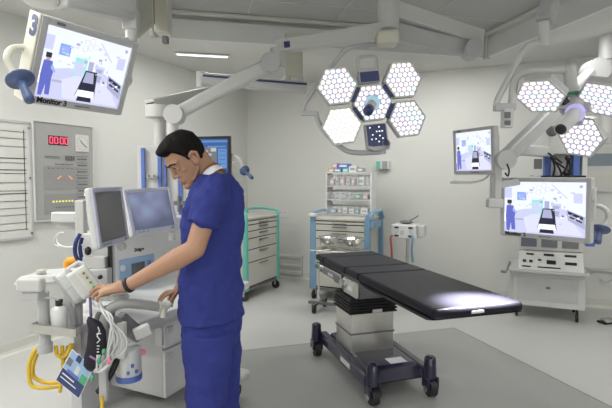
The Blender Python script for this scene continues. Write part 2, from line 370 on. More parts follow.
# ================================================================== SCREENS
def screen_picture(w, h):
    """the theatre camera picture: flat shapes shown on the screen"""
    m = MB(); m.keep = True
    C_ = {'bg': (.80, .84, .94), 'fl': (.60, .61, .82), 'fl2': (.70, .71, .9), 'nb': (.14, .17, .55), 'skin': (.5, .35, .4), 'dk': (.03, .03, .06), 'teal': (.35, .75, .72), 'lb': (.35, .45, .85), 'gr': (.42, .44, .62), 'wh': (1, 1, 1), 'md': (.6, .62, .82), 'bl': (.25, .4, .8)}
    def P(c, pts, lv):
        m.use(SM[c]); m.add([((x-.5)*w, -.0006*lv, (.5-y)*h) for x, y in pts], [tuple(range(len(pts)))], False)
    global SM
    if not SM: SM = {k: glow('screen_'+k, tuple(v_ ** 1.1 for v_ in v), 1.0) for k, v in C_.items()}
    def Rr(c, x0, y0, x1, y1, lv): P(c, [(x0, y0), (x0, y1), (x1, y1), (x1, y0)], lv)
    Rr('bg', 0, 0, 1, 1, 0); P('fl', [(0, .62), (.3, .52), (.75, .5), (1, .75), (1, 1), (0, 1)], 1)
    P('fl2', [(.25, .7), (.5, .55), (.8, .62), (.98, .97), (.3, .97)], 2)
    Rr('md', .0, .12, .1, .32, 1); Rr('bl', .17, .2, .29, .36, 1); Rr('lb', .19, .23, .27, .33, 2)
    Rr('teal', .36, .34, .50, .62, 2); Rr('md', .37, .40, .47, .6, 3); Rr('gr', .52, .36, .58, .6, 2)
    Rr('md', .60, .40, .72, .68, 2); Rr('gr', .62, .44, .70, .5, 3); Rr('gr', .62, .54, .70, .64, 3)
    for x, y in ((.45, .10), (.51, .07), (.50, .17), (.44, .2), (.56, .14)):
        P('md', [(x+.032*math.cos(k*math.pi/3), y+.045*math.sin(k*math.pi/3)) for k in range(6)][::-1], 2); P('wh', [(x+.022*math.cos(k*math.pi/3), y+.033*math.sin(k*math.pi/3)) for k in range(6)][::-1], 3)
    P('md', [(.6, .05), (.62, .05), (.8, .3), (.78, .3)], 2)
    P('gr', [(.78, .50), (.99, .62), (.99, .85), (.80, .70)], 3); P('dk', [(.80, .53), (.97, .63), (.97, .68), (.80, .58)], 4); P('dk', [(.82, .62), (.96, .71), (.96, .74), (.82, .65)], 4)
    Rr('md', .86, .2, .96, .38, 2)
    P('dk', [(.50, .50), (.64, .50), (.67, .90), (.43, .90)], 4); P('wh', [(.455, .80), (.65, .80), (.665, .90), (.435, .90)], 5); P('gr', [(.51, .52), (.60, .52), (.62, .68), (.49, .68)], 5)
    P('dk', [(.47, .9), (.63, .9), (.64, .97), (.46, .97)], 4)
    rq = random.Random(5)
    for k in range(46):
        x0, y0 = rq.uniform(.02, .95), rq.uniform(.05, .50); ww, hh_ = rq.uniform(.01, .045), rq.uniform(.01, .05)
        if .03 < x0 < .16: continue
        Rr(rq.choice(['md', 'gr', 'fl2', 'md', 'wh', 'fl', 'teal' if .3 < x0 < .6 else 'md']), x0, y0, min(.99, x0+ww), y0+hh_, 3)
    for k in range(16):
        x0, y0 = rq.uniform(.6, .93), rq.uniform(.45, .8); Rr(rq.choice(['md', 'gr', 'wh', 'bl', 'dk']), x0, y0, x0+rq.uniform(.01, .04), y0+rq.uniform(.008, .03), 5)
    # nurse figure
    P('dk', [(.04, .36), (.10, .36), (.10, .43), (.04, .43)], 6); P('skin', [(.05, .42), (.095, .42), (.09, .47), (.05, .47)], 5)
    P('nb', [(.03, .47), (.12, .47), (.15, .60), (.14, .70), (.15, .95), (.10, .95), (.09, .80), (.07, .97), (.03, .97), (.02, .68)], 5)
    P('lb', [(.12, .50), (.17, .6), (.16, .63), (.11, .57)], 6); Rr('wh', .0, .62, .04, .8, 4); P('gr', [(.15, .72), (.26, .72), (.26, .75), (.15, .75)], 4)
    return m
SM = {}
def flip(m):      # faces listed clockwise in picture space face -y
    return m
def wall_monitor(mtx, w, h, label, side=.03, depth=.075, bez=.035, cap=None, number=None, group=None, name='ceiling_monitor'):
    t = thing(name, label, 'monitor', mtx=mtx, group=group)
    H = MB(); W2 = w/2+bez; H2 = h/2+bez
    H.prism([(-W2, -H2-.008), (W2, -H2-.008), (W2, H2), (-W2, H2)], .002, depth); H.build('housing', 'lgrey', t, .01, 3)
    F = MB()
    for a in (-1, 1): F.box((a*(w/2+bez/2), -.004, 0), (bez, .014, h+2*bez)); F.box((0, -.004, a*(h/2+bez/2)), (w, .014, bez))
    F.build('bezel', 'grey', t, .003)
    s_ = screen_picture(w, h); s_.T = Matrix(); s_.build('screen_picture', None, t)
    MB().box((0, .003, 0), (w, .004, h)).build('screen_glass', 'black', t)
    MB().box((-w*.38, -.012, h/2+bez*.5), (.045, .002, .014)).build('badge', 'dgrey', t)
    MB().box((.02, -.012, -h/2-bez*.5), (.09, .003, .006)).build('button_row', 'dgrey', t)
    B = MB(); B.box((0, depth+.02, 0), (.14, .05, .14)); B.build('mount', 'grey', t, .006)
    if cap:
        text(cap, .040, 'caption', 'black', t, Matrix.Translation((-w/2+.095, -.0125, -h/2-bez*.40)) @ FACE, bold=.0014)
    return t
# Monitor 3, top left
m3 = wall_monitor(pose((-1.20, 2.65, 2.105), 59, 22.5, .5), .50, .365, 'wide grey monitor marked 3 hanging at top left with theatre picture', cap='Monitor 3', depth=.10)
K = MB(); K.box((-.290, .045, 0), (.012, .10, .44)); K.build('side_cover', 'cream', m3, .008)
text('3', .13, 'side_number', 'navy', m3, Matrix.Translation((-.2975, .030, .150)) @ Matrix.Rotation(-math.pi/2, 4, 'Z') @ FACE, bold=.006)
K = MB(); K.cyl((.29, .06, -.01), (.33, .06, -.01), .035, n=24); K.box((.30, .06, .06), (.03, .06, .2)); K.build('side_hinge', 'lgrey', m3, .003)
def blue_handle(t, hub, disc, tip, rr, path, tube_r, tube_mat='lgrey'):
    a = wmb(t); a.tube(smooth(path, 8), tube_r, 14); h = a.build('handle_arm', tube_mat, t)
    disc = Vector(disc); tip = Vector(tip); d = (tip-disc).normalized(); q = d.to_track_quat('Z', 'Y').to_matrix()
    b = wmb(t); b.lathe([(0, -.006), (rr*.8, -.006), (rr, 0), (rr*.98, .006), (rr*.5, .012), (rr*.32, .022), (0, .022)], disc, q); b.build('guard_disc', 'handleblue', t)
    L = (tip-disc).length
    b = wmb(t); b.lathe([(0, .01), (rr*.34, .01), (rr*.30, L*.4), (rr*.36, L*.85), (rr*.33, L), (0, L)], disc, q); b.build('grip', 'handleblue', t)
Yh = 2.35
t = m3
blue_handle(t, None, at(20, 79, Yh), at(30, 101, Yh-.05), .066, [at(33, 49, Yh+.1), at(22, 47.5, Yh+.08), at(12, 49, Yh+.04), at(7, 57, Yh), at(10, 66, Yh), at(17, 77, Yh)], .017, 'cream')
# spring arm above monitor 3
t = thing('ceiling_boom', 'heavy grey ceiling arm above the monitor marked 3', 'ceiling arm', RM(-2.6, 1.5, ZC))
m = wmb(t); m.beam(at(34, -14, 2.6), at(130, 6, 3.0), .16, .13); m.beam(at(60, 2, 2.6), at(132, 17, 3.0), .10, .06); m.build('arm_beam', 'grey', t, .02, 3)
m = wmb(t); m.ball(at(42, -2, 2.6), .10, 14, (1, 1, .55)); m.build('arm_hub', 'lgrey', t)
m = wmb(t); m.cyl(at(131, 2, 3.0), at(131, 42, 3.0), .035); m.box(at(131, 20, 3.0), (.09, .08, .13)); m.build('drop_post', 'lgrey', t, .01)
m = wmb(t); m.cyl(at(131, 40, 3.0), m3.matrix_basis @ Vector((.1, .15, .10)), .022); m.build('hanger', 'grey', t)
m = wmb(t); p = at(60, -20, 2.6); m.cyl((p.x, p.y, ZC), (p.x, p.y, p.z-.02), .06); m.build('ceiling_tube', 'lgrey', t)
# left corner panelled box near the canopy
t = thing('ceiling_column', 'white boxed column hanging at left edge of the ceiling canopy', 'column', at(163, 10, 3.6))
m = wmb(t); c = at(162.5, 0, 3.6); c2 = at(162.5, 34, 3.6); m.b2((c.x-.048, c.y-.06, c2.z), (c.x+.052, c.y+.06, 2.98)); m.build('casing', 'cream', t, .006)
m = wmb(t); m.box(at(165.5, 40, 3.55), (.04, .05, .05)); m.build('end_block', 'dgrey', t, .004)
m = wmb(t); m.b2((c.x-.048, c.y-.063, c2.z+.05), (c.x-.042, c.y-.058, 2.98)); m.build('side_groove', 'black', t)
t = thing('glazed_frame', 'slanted cream framed glazed panel above monitor 3', 'glazed panel', at(140, 10, 3.1))
m = wmb(t); P4 = [at(133, -6, 3.0), at(151, -6, 3.5), at(151, 24, 3.5), at(136, 36, 3.0)]
for i in range(4): m.beam(P4[i], P4[(i+1) % 4], .03, .03)
m.build('frame', 'cream', t, .004)
m = wmb(t); n_ = Vector((.01, .0, 0)); m.add(P4+[p+n_ for p in P4], [(0, 1, 2, 3), (7, 6, 5, 4), (0, 4, 5, 1), (1, 5, 6, 2), (2, 6, 7, 3), (3, 7, 4, 0)]); m.build('pane', mat('frosted_pane', (.45, .45, .40), .3), t)
# big monitor on the right, back monitor
m2 = wall_monitor(pose((1.80, 3.64, 1.29), -49, 2.5, .3), .60, .40, 'large grey framed monitor on the right captioned Monitor 2', cap='Monitor 2', depth=.07, bez=.032)
K = MB(); K.cyl((.335, .02, .08), (.355, .02, .08), .02); K.box((.34, .03, .05), (.02, .04, .22)); K.build('side_hinge', 'lgrey', m2, .003)
Yh = 3.55
blue_handle(m2, None, at(600, 229, Yh), at(597.5, 243, Yh-.05), .070, [at(592, 207, Yh+.1), at(600, 206.5, Yh+.05), at(607, 211, Yh), at(608, 219, Yh), at(603, 227, Yh)], .018)
m1 = wall_monitor(pose((1.307, 3.765, 1.73), -66, 3.4, 0), .38, .304, 'smaller square monitor further back, left of the right hand column', depth=.05, bez=.025)
m = wmb(m1); m.beam(at(451, 182, 3.6), at(471, 182.5, 3.6), .05, .022); m.build('grip_bar', 'lgrey', m1, .006)
m = wmb(m1); m.tube(smooth([at(470, 182.5, 3.6), at(480, 181, 3.62), at(486, 178, 3.65), at(490, 173, 3.7)], 5), .008); m.build('grip_stem', 'lgrey', m1)
# ================================================================== RIGHT HAND ARM + COLUMN
t = thing('ceiling_suspension', 'grey jointed ceiling arm and vertical column carrying the right hand monitors', 'ceiling arm', at(606, 0, 3.3))
m = wmb(t); p = at(607, 60, 4.8); m.cyl((p.x, p.y, ZC), (p.x, p.y, p.z), .075); m.build('ceiling_tube', 'grey', t)
m = wmb(t); a = at(595, 71, 4.7); m.cyl(a+Vector((0, -.08, 0)), a+Vector((0, .08, 0)), .11, n=28); m.cyl(at(607, 60, 4.8), at(605, 78, 4.75), .055); m.build('upper_joint', 'grey', t, .008)
m = wmb(t); m.beam(at(591, 76, 4.65), at(503, 160, 3.6), .10, .15, .08, .11); m.build('spring_arm', 'grey', t, .02, 3)
m = wmb(t); a = at(504, 160, 3.58); m.cyl(a+Vector((0, -.06, 0)), a+Vector((0, .06, 0)), .07, n=28); m.build('lower_joint', 'lgrey', t, .008)
m = wmb(t); m.beam(at(495.5, 135, 3.75), at(493.5, 207, 3.75), .055, .055); m.beam(at(497, 158, 3.6), at(498, 204, 3.6), .05, .05); m.build('column', 'lgrey', t, .01)
m = wmb(t); m.beam(at(487, 203, 3.6), at(502, 203.5, 3.6), .07, .07); m.build('column_clamp', 'lgrey', t, .012)
m = wmb(t); m.beam(at(500, 185, 3.72), at(540, 178, 3.85), .03, .05); m.build('screen_bracket', 'grey', t, .005)
m = wmb(t); m.tube(smooth([at(507, 164, 3.38), at(509, 170, 3.36), at(508, 176, 3.38), at(505, 173, 3.4)], 5), .006); m.build('cable_loop', 'black', t)
# ================================================================== EQUIPMENT PENDANT behind the big monitor
t = thing('equipment_pendant', 'ceiling pendant with blue edged panels behind the big monitor', 'pendant', RM(.2, 5.6, ZC), ROOM)
def L(px, py, Y): return inv(t) @ at(px, py, Y)
YP = 4.6
m = wmb(t); m.beam(at(563, 132, YP+.1), at(563, 155, YP+.1), .42, .30); m.build('head_box', 'lgrey', t, .01)
m = wmb(t); p = at(606, 138, 5.0); m.cyl((p.x, p.y, ZC), (p.x, p.y, p.z-.06), .06); m.beam(at(563, 138, YP+.2), at(606, 138, 5.0), .1, .1); m.build('ceiling_tube', 'lgrey', t)
m = wmb(t); m.beam(at(516, 150, YP), at(552, 152, YP), .1, .10); m.build('side_arm', 'white', t, .015)
m = wmb(t); m.beam(at(563, 153, YP+.1), at(563, 226, YP+.1), .36, .06); m.build('back_panel', 'lgrey', t)
for x in (547, 575.5):
    m = wmb(t); m.beam(at(x, 154, YP), at(x, 177, YP), .06, .04); m.build('edge_strip', 'blue', t)
m = wmb(t); m.beam(at(583.5, 153, YP), at(583.5, 179, YP), .05, .05); m.build('end_post', 'white', t, .006)
m = wmb(t); m.beam(at(535, 176.5, YP-.05), at(580, 176.5, YP-.05), .2, .018); m.build('shelf_plate', 'black', t)
m = wmb(t)
for a, b in (((552, 157), (553, 176)), ((552, 158), (562, 176)), ((568, 158), (560, 176)), ((568, 158), (569, 176)), ((553, 160), (572, 174)), ((548, 153), (562, 163))):
    pa = at(*a, YP-.08); pb = at(*b, YP-.08); m.tube(smooth([pa, (pa+pb)/2+Vector((.02, 0, -.01)), pb], 5), .009, 8)
for q in ((553, 158), (568, 158), (566, 173)): m.ball(at(*q, YP-.1), .028, 8)
m.build('cable', 'black', t)
m = wmb(t); m.beam(at(538, 159, YP-.02), at(538, 169, YP-.02), .07, .02); m.build('gauge', 'dgrey', t)
m = wmb(t); m.ball(at(552, 131, YP-.3), .05, 8); m.build('camera_dome', 'dgrey', t)
# ---- electrosurgery cart below
t = thing('equipment_cart', 'grey equipment cart with three dark display windows under big monitor', 'equipment cart', RM(.20, 5.80, .0), ROOM); t.scale = (1.08, 1, 1)
m = MB(); m.b2((-.34, -.12, .14), (.32, .42, .52)); m.build('cabinet', 'lgrey', t, .006)
MB().b2((-.28, -.126, .2), (.26, -.118, .46)).build('door', 'grey', t, .003); MB().b2((-.02, -.135, .34), (.02, -.125, .36)).build('knob', 'dgrey', t)
m = MB(); m.b2((-.36, -.26, .525), (.34, .42, .55)); m.build('worktop', 'grey', t, .004)
m = MB(); m.tube([(-.42, -.34, .53), (-.38, -.36, .53), (-.36, .1, .56)], .013); m.build('tray_handle', 'dgrey', t)
m = MB(); m.add([(-.27, -.24, .552), (.30, -.24, .552), (.30, .0, .73), (-.27, .0, .73), (-.27, .3, .552), (.30, .3, .552), (.30, .3, .73), (-.27, .3, .73)], [(0, 1, 2, 3), (0, 3, 7, 4), (1, 5, 6, 2), (3, 2, 6, 7), (0, 4, 5, 1), (4, 7, 6, 5)], False); m.build('console_panel', 'lgrey', t, .004)
def slope(x, k, w, h, m):      # decal on the sloping panel, k 0..1 up the slope
    c = Vector((x, -.24+.24*k-.004, .552+.178*k+.004)); m.box(c, (w, .006, h), Matrix.Rotation(rad(-53), 4, 'X'))
m = MB()
for x, k, w, h in ((-.17, .78, .07, .02), (.0, .78, .09, .025), (.19, .78, .1, .025), (-.22, .42, .03, .03), (-.16, .42, .03, .03), (-.08, .5, .03, .02), (.02, .42, .08, .05), (.19, .40, .10, .035), (.0, .15, .2, .012), (-.2, .15, .08, .012)): m = MB(); slope(x, k, w, h, m); m.build('socket', 'black', t)
m = MB(); m.b2((-.29, -.02, .735), (.29, .32, .98)); m.build('display_unit', 'lgrey', t, .006)
for i in range(3): MB().b2((-.255+i*.185, -.03, .77), (-.255+i*.185+.145, -.018, .93)).build('display_window', mat('display_window_%d' % i, (.13+.02*i, .14+.02*i, .19), .15), t)
MB().b2((-.27, -.03, .983), (.31, .3, 1.01)).build('top_tray', 'blue', t, .004)
MB().b2((.32, .0, .8), (.40, .2, .98)).build('side_unit', 'blue', t, .01)
for x in (-.28, .26):
    for y in (-.06, .36): m = MB(); m.cyl((x-.012, y, .045), (x+.012, y, .045), .045); m.cyl((x, y, .05), (x, y, .15), .012); m.build('castor', 'rubber', t)
MB().b2((-.35, -.14, .13), (-.33, -.12, .55)).build('post', 'grey', t)
t = thing('wall_handset', 'small grey handset with blue top clipped low on back wall at right', 'handset', RM(.93, V1-.06, .42), ROOM)
MB().box((0, .02, .06), (.05, .05, .18)).build('body', 'lgrey', t, .01); MB().box((.02, .0, .17), (.09, .06, .03)).build('cap', 'blue', t, .006); MB().tube(smooth([(0, 0, 0), (-.05, -.02, -.06), (-.1, 0, -.1), (-.16, .03, -.07)], 5), .008).build('lead', 'grey', t)
t = thing('wall_shelf_rail', 'long grey equipment rail with cable along back wall at right', 'rail', RM(.9, V1, .45), ROOM)
MB().box((0, -.02, 0), (.9, .02, .03)).build('rail', 'grey', t); MB().box((-.36, -.03, -.16), (.012, .012, .34)).build('drop_rod', 'dgrey', t)
t = thing('foot_pedal', 'small black and silver foot pedal on floor at right edge', 'foot pedal', (3.16, 4.96, 0), .2)
MB().box((0, 0, .012), (.16, .11, .02)).build('base', 'black', t, .004); MB().box((0, -.01, .035), (.12, .09, .014), Matrix.Rotation(.2, 4, 'X')).build('treadle', 'chrome', t, .003)
# ================================================================== CENTRE ARMS (hub, spring arms)
t = thing('ceiling_hub_arms', 'grey ceiling hub with three long arms above the middle surgical lamp', 'ceiling arm', at(388, -30, 3.6))
p = at(388, 30, 3.6)
m = wmb(t); m.cyl((p.x, p.y, 2.985), (p.x, p.y, p.z), .08, n=28); m.build('hub_tube', 'lgrey', t)
m = wmb(t); m.beam(at(376, 39, 3.5), at(398, 38.5, 3.5), .15, .10); m.build('hub_cap', 'cream', t, .025, 4)
m = wmb(t); m.beam(at(384, 31, 3.6), at(277, 47.5, 3.75), .11, .115, .10, .095); m.build('left_arm', 'lgrey', t, .012)
m = wmb(t); m.beam(at(284, 44.8, 3.68), at(290, 44.2, 3.68), .01, .045); m.build('blue_marker', 'navy', t)
m = wmb(t); m.cyl(at(278, 49, 3.75), at(278, 68, 3.75), .06); m.build('left_elbow', 'lgrey', t)
m = wmb(t); a = at(271, 64, 3.7); m.cyl(a+Vector((0, -.07, 0)), a+Vector((0, .07, 0)), .073, n=28); m.build('spring_joint', 'grey', t, .01)
m = wmb(t); m.beam(at(269, 65, 3.7), at(174, 115, 3.5), .09, .11, .085, .095); m.build('spring_arm', 'lgrey', t, .03, 4)
m = wmb(t); a = at(175, 115, 3.48); m.cyl(a+Vector((0, -.06, 0)), a+Vector((0, .06, 0)), .068, n=28); m.build('spring_foot', 'lgrey', t, .01)
m = wmb(t); m.beam(at(392, 9, 3.6), at(481, 38, 3.8), .09, .12, .09, .11); m.build('right_arm', 'lgrey', t, .012)
m = wmb(t); m.beam(at(392, 32, 3.65), at(472, 50, 3.8), .09, .14, .09, .12); m.build('lower_arm', 'grey', t, .02)
m = wmb(t); a = at(472, 50, 3.75); m.cyl(a+Vector((0, -.07, 0)), a+Vector((0, .07, 0)), .07, n=28); m.cyl(at(479, 36, 3.8), at(478, 52, 3.8), .04); m.build('right_joint', 'grey', t, .008)
m = wmb(t); m.cyl(at(173, 116, 3.5), at(173, 150, 3.5), .04); m.build('drop_pole', 'lgrey', t)
# ================================================================== SURGICAL LAMPS
TINT = [(1, .95, 1), (.84, .86, 1), (.78, .97, .94), (1, .86, .90), (.88, .82, 1), (1, 1, 1), (1, .95, .84)]
LED = [glow('led_lens_%d' % i, c, 1.1) for i, c in enumerate(TINT)]
LEDB = [glow('led_lens_bright_%d' % i, c, 1.15) for i, c in enumerate(TINT[5:])]
LBACK = glow('led_reflector', (.66, .64, .78), .42)
LBACK2 = glow('led_reflector_bright', (1, .98, 1), .58)
def lamp_head(root, T, R_=.137, bright=False, hole=0, blue=False, seed=0, hinge=None):
    rnd = random.Random(seed)
    hexp = lambda r: [(r*math.cos(k*math.pi/3), r*math.sin(k*math.pi/3)) for k in range(6)]
    m = MB(T); m.prism(hexp(R_), 0, .045); m.prism(hexp(R_*.7), .045, .075); h = m.build('light_head', 'grey', root, .005)
    m = MB(T)
    o_, i_ = hexp(R_), hexp(R_-.013)
    for k in range(6):
        a, b, c, d = o_[k], o_[(k+1) % 6], i_[(k+1) % 6], i_[k]
        vs = [(q[0], y, q[1]) for y in (-.012, 0.0) for q in (a, b, c, d)]
        m.add(vs, [(0, 1, 2, 3), (7, 6, 5, 4), (0, 4, 5, 1), (1, 5, 6, 2), (2, 6, 7, 3), (3, 7, 4, 0)], False)
    m.build('rim', 'lgrey', h)
    m = MB(T); m.prism(hexp(R_-.013), -.003, .001); m.build('reflector_plate', LBACK2 if bright else LBACK, h)
    m = MB(T); s = .0368*R_/.137; k_ = .0158*R_/.137
    for q in range(-3, 4):
        for r in range(-3, 4):
            if abs(q+r) > 3: continue
            x = s*(q+r*.5); z = s*r*math.sqrt(3)/2
            if hole and math.hypot(x, z) < hole: continue
            m.use((LEDB if bright else LED)[rnd.randrange(2 if bright else 7)])
            c = [(x+k_*math.cos(j*math.pi/5), -.008, z+k_*math.sin(j*math.pi/5)) for j in range(10)]
            m.add(c+[(x, -.011, z)], [(j, (j+1) % 10, 10) for j in range(10)], False)
    m.build('led_lenses', None, h)
    return h
def yr(a): return Matrix.Rotation(a, 4, 'Y')
# lamp 1: five heads
Q1 = pose((.457, 3.335, 2.037), 9.0, -1, -7.0)
L1 = thing('surgical_lamp', 'middle surgical lamp of five hexagonal lit heads above the operating table', 'surgical lamp', mtx=Q1, group='ceiling mounted surgical lamps')
d = .27
for i, a in enumerate((None, 30, 150, 210, 330)):
    T = Matrix() if a is None else Matrix.Translation((d*math.cos(rad(a)), -.0, d*math.sin(rad(a)))) @ (Matrix.Rotation(rad({30: 5, 330: 5, 150: -5, 210: -5}[a]), 4, 'Z'))
    lamp_head(L1, T, R_=.142, bright=(a == 210), hole=.045 if a is None else 0, seed=i)
for a in (30, 150, 210, 330):
    m = MB(Matrix.Rotation(-rad(a), 4, 'Y')); m.b2((.118, -.018, -.05), (.152, .03, .05)); m.build('hinge', 'navy', L1, .004)
q = Vector((-.085, -.11, -.08)).to_track_quat('Z', 'Y').to_matrix()
m = MB(); m.lathe([(.050, 0), (.050, .02), (.044, .03), (.036, .03)], (0, -.01, 0), q); m.build('handle_collar', glow('teal_ring', (.35, .62, .75), .8), L1)
m = MB(); m.lathe([(.036, 0), (.036, .09), (.03, .1)], (0, -.01, 0), q); m.build('handle_sleeve', 'white', L1)
m = MB(); m.lathe([(0, .145), (.03, .145), (.034, .13), (.034, .095), (0, .095)], (0, -.01, 0), q); m.build('handle_end', 'navy', L1)
m = MB(); m.prism([(-.08, .135), (.07, .135), (.07, .185), (.06, .235), (-.07, .235), (-.08, .185)], -.015, .04); m.build('top_panel', 'grey', L1, .006)
m = MB(); m.prism([(-.07, .142), (.062, .142), (.062, .21), (-.07, .21)], -.02, -.014); m.build('top_display', 'navy', L1)
m = MB(); m.tube([(-.068, 0, .22), (-.068, 0, .30), (-.05, 0, .315), (.045, 0, .315), (.062, 0, .30), (.062, 0, .22)], .011); m.build('grab_handle', 'grey', L1)
m = MB(); m.prism([(-.075, -.145), (.08, -.145), (.085, -.33), (-.03, -.33), (-.075, -.31)], -.01, .04); m.build('lower_panel', 'grey', L1, .006)
m = MB(); m.prism([(-.066, -.152), (.066, -.152), (.07, -.30), (-.03, -.30), (-.066, -.29)], -.018, -.009); m.build('lower_display', 'navy', L1)
m = MB(); [m.box((x, -.02, z), (.009, .004, .009)) for x, z in ((-.045, -.17), (.02, -.17), (.0, -.2), (.02, -.2), (.04, -.2), (-.03, -.22), (.02, -.23), (-.04, -.25), (-.01, -.25), (.04, -.25), (.01, -.27))]; m.build('indicator_lights', 'ledwhite', L1)
m = MB(); m.lathe([(0, -.03), (.022, -.03), (.026, -.02), (.026, .02)], (.055, -.02, -.29), Matrix.Rotation(math.pi/2, 4, 'X')); m.build('lower_knob', 'grey', L1)
Ya = 3.38
m = wmb(L1); m.tube(smooth([at(382, 44, 3.55), at(365, 45, 3.5), at(353, 47, Ya), at(346, 50, Ya), at(338, 58, Ya), at(318, 84, Ya), at(305, 104, Ya), at(303, 113, Ya)], 6), .016, 12); m.build('upper_yoke_arm', 'grey', L1)
m = wmb(L1); m.beam(at(301, 113.5, Ya), at(318, 113.5, Ya), .04, .035); m.build('yoke_joint', 'grey', L1, .006)
m = wmb(L1); m.tube(smooth([at(316, 113, Ya), at(319, 123, Ya), at(328, 136, Ya), at(342, 148, Ya), at(353, 152.5, Ya), at(374, 152.5, Ya), at(383, 151, Ya)], 6), .018, 12); m.build('lower_yoke_arm', 'grey', L1)
m = wmb(L1); m.cyl(at(383, 154, Ya), at(382, 142, Ya), .022); m.build('yoke_pin', 'grey', L1)
def spot(root, loc, target, power, ang, r=.12, blend=.5):
    ld = bpy.data.lights.new('lamp_beam', 'SPOT'); ld.energy = power; ld.spot_size = rad(ang); ld.spot_blend = blend; ld.shadow_soft_size = r; ld.color = (1, .98, .97)
    lo = bpy.data.objects.new('lamp_beam', ld); COL.objects.link(lo); lo.parent = root
    loc = Vector(loc); lo.matrix_basis = inv(root) @ (Matrix.Translation(loc) @ (Vector(target)-loc).to_track_quat('-Z', 'Y').to_matrix().to_4x4())
spot(L1, (.42, 3.15, 1.98), (.98, 2.66, .82), SPOT_POWER*.3, 22, .05, .9)
# lamp 2: three heads on the right
L2 = thing('surgical_lamp', 'right hand surgical lamp of three hexagonal lit heads and a white camera handle', 'surgical lamp', at(574, 106, 3.0), 0, 'ceiling mounted surgical lamps')
for i, (P, y_, p_, r_) in enumerate((((1.411, 2.92, 2.016), -50, 50, 7), ((1.80, 3.16, 1.79), -56, 17, 11), ((1.741, 2.848, 1.985), -75, 45, 24))):
    lamp_head(L2, inv(L2) @ pose(P, y_, p_, r_), R_=.148, seed=10+i)
m = wmb(L2); hb = at(574, 106, 3.02); m.ball(hb, .085, 12, (1.1, .8, .9)); m.beam(hb, at(557, 102, 2.98), .06, .07); m.beam(hb, at(592, 106, 2.95), .06, .07); m.beam(hb, at(579, 122, 3.1), .06, .07); m.build('hub', 'grey', L2, .006)
m = wmb(L2); m.beam(at(561, 96, 2.95), at(566, 104, 2.95), .04, .04); m.build('hinge', 'black', L2, .004)
m = wmb(L2); m.cyl(at(569, 69, 3.05), at(573.5, 101, 3.02), .038); m.build('hub_post', 'lgrey', L2)
m = wmb(L2); m.cyl(at(573.4, 92, 3.02), at(573.7, 96, 3.02), .040); m.build('hub_ring', 'green', L2)
q0 = at(575, 113, 2.9); q1 = at(561, 129, 2.72); q = (q1-q0).to_track_quat('Z', 'Y').to_matrix(); LL = (q1-q0).length
m = wmb(L2); m.lathe([(.052, -.02), (.056, 0), (.05, .02), (.04, .02)], q0, q); m.build('handle_collar', glow('violet_ring', (.55, .5, .95), .7), L2)
m = wmb(L2); m.lathe([(.040, 0), (.042, LL*.5), (.036, LL), (.03, LL+.005)], q0, q); m.build('camera_sleeve', 'white', L2)
m = wmb(L2); m.lathe([(.03, LL-.01), (.031, LL+.004), (.026, LL+.012), (0, LL+.008)], q0, q); m.build('camera_lens', 'black', L2)
m = wmb(L2); m.tube(smooth([at(569, 70, 3.05), at(545, 70.5, 3.05), at(527, 72, 3.03), at(517, 77, 3.02), at(513.5, 88, 3.0), at(512, 107, 3.0)], 6), .024, 12); m.build('inner_yoke_arm', 'lgrey', L2)
m = wmb(L2); m.cyl(at(565, 73, 3.05), at(574, 67, 3.05), .034); m.build('yoke_elbow', 'lgrey', L2)
m = wmb(L2); m.beam(at(494, 107.5, 3.0), at(515, 107, 3.0), .05, .045); m.build('yoke_joint', 'grey', L2, .006)
m = wmb(L2); m.beam(at(507, 109, 3.0), at(507, 128, 3.0), .06, .06); m.build('control_box', 'lgrey', L2, .006)
m = wmb(L2); m.beam(at(507.5, 112, 2.965), at(507.5, 118, 2.965), .035, .01); m.beam(at(507.5, 120.5, 2.965), at(507.5, 125, 2.965), .035, .01); m.build('switch', 'dgrey', L2)
m = wmb(L2); m.tube(smooth([at(544, 45, 3.15), at(533, 44, 3.12), at(524, 50, 3.08), at(512, 72, 3.04), at(498, 99, 3.0), at(496.5, 106, 3.0)], 6), .019, 12); m.build('outer_yoke_arm', 'lgrey', L2)
m = wmb(L2); m.cyl(at(544, 22, 3.15), at(544, 47, 3.15), .036); m.build('yoke_post', 'lgrey', L2)
m = wmb(L2); a_ = at(551, -3, 3.2); m.beam(at(545, 22, 3.15), a_, .10, .09); m.cyl((a_.x, a_.y, a_.z-.03), (a_.x, a_.y, 2.985), .06); m.build('yoke_support', 'grey', L2, .012)
spot(L2, (1.35, 2.78, 1.9), (.98, 2.66, .82), SPOT_POWER, 26, .05, .95)
# ================================================================== PENDANT LEFT OF CENTRE (behind the man)
t = thing('gas_pendant', 'ceiling supply pendant with blue edged column behind the man', 'pendant', at(162, 100, 3.75))
p = at(294, 72, 4.6)
m = wmb(t); m.b2((p.x-.085, p.y-.08, p.z-.06), (p.x+.085, p.y+.08, 2.86)); m.build('ceiling_box', 'cream', t, .008)
m = wmb(t); m.cyl(at(287, 77, 4.55), at(287, 81, 4.55), .04); m.build('bolt_boss', 'white', t); m = wmb(t); m.cyl(at(301, 77, 4.55), at(301, 81, 4.55), .03); m.build('bolt_boss', 'white', t)
m = wmb(t); m.beam(at(307, 88, 4.5), at(202, 79, 4.5), .12, .10); m.build('first_arm', 'lgrey', t, .01)
m = wmb(t); m.beam(at(307, 84.3, 4.43), at(203, 75.5, 4.43), .02, .014); m.build('first_stripe', 'navy', t)
m = wmb(t); m.cyl(at(201.5, 72, 4.5), at(201.5, 88, 4.5), .05); m.build('elbow', 'white', t)
m = wmb(t); m.beam(at(206, 93, 4.3), at(150, 106, 3.75), .11, .10); m.build('second_arm', 'lgrey', t, .01)
m = wmb(t); m.beam(at(204, 92, 4.22), at(147, 104, 3.67), .014, .012); m.build('second_stripe', 'navy', t)
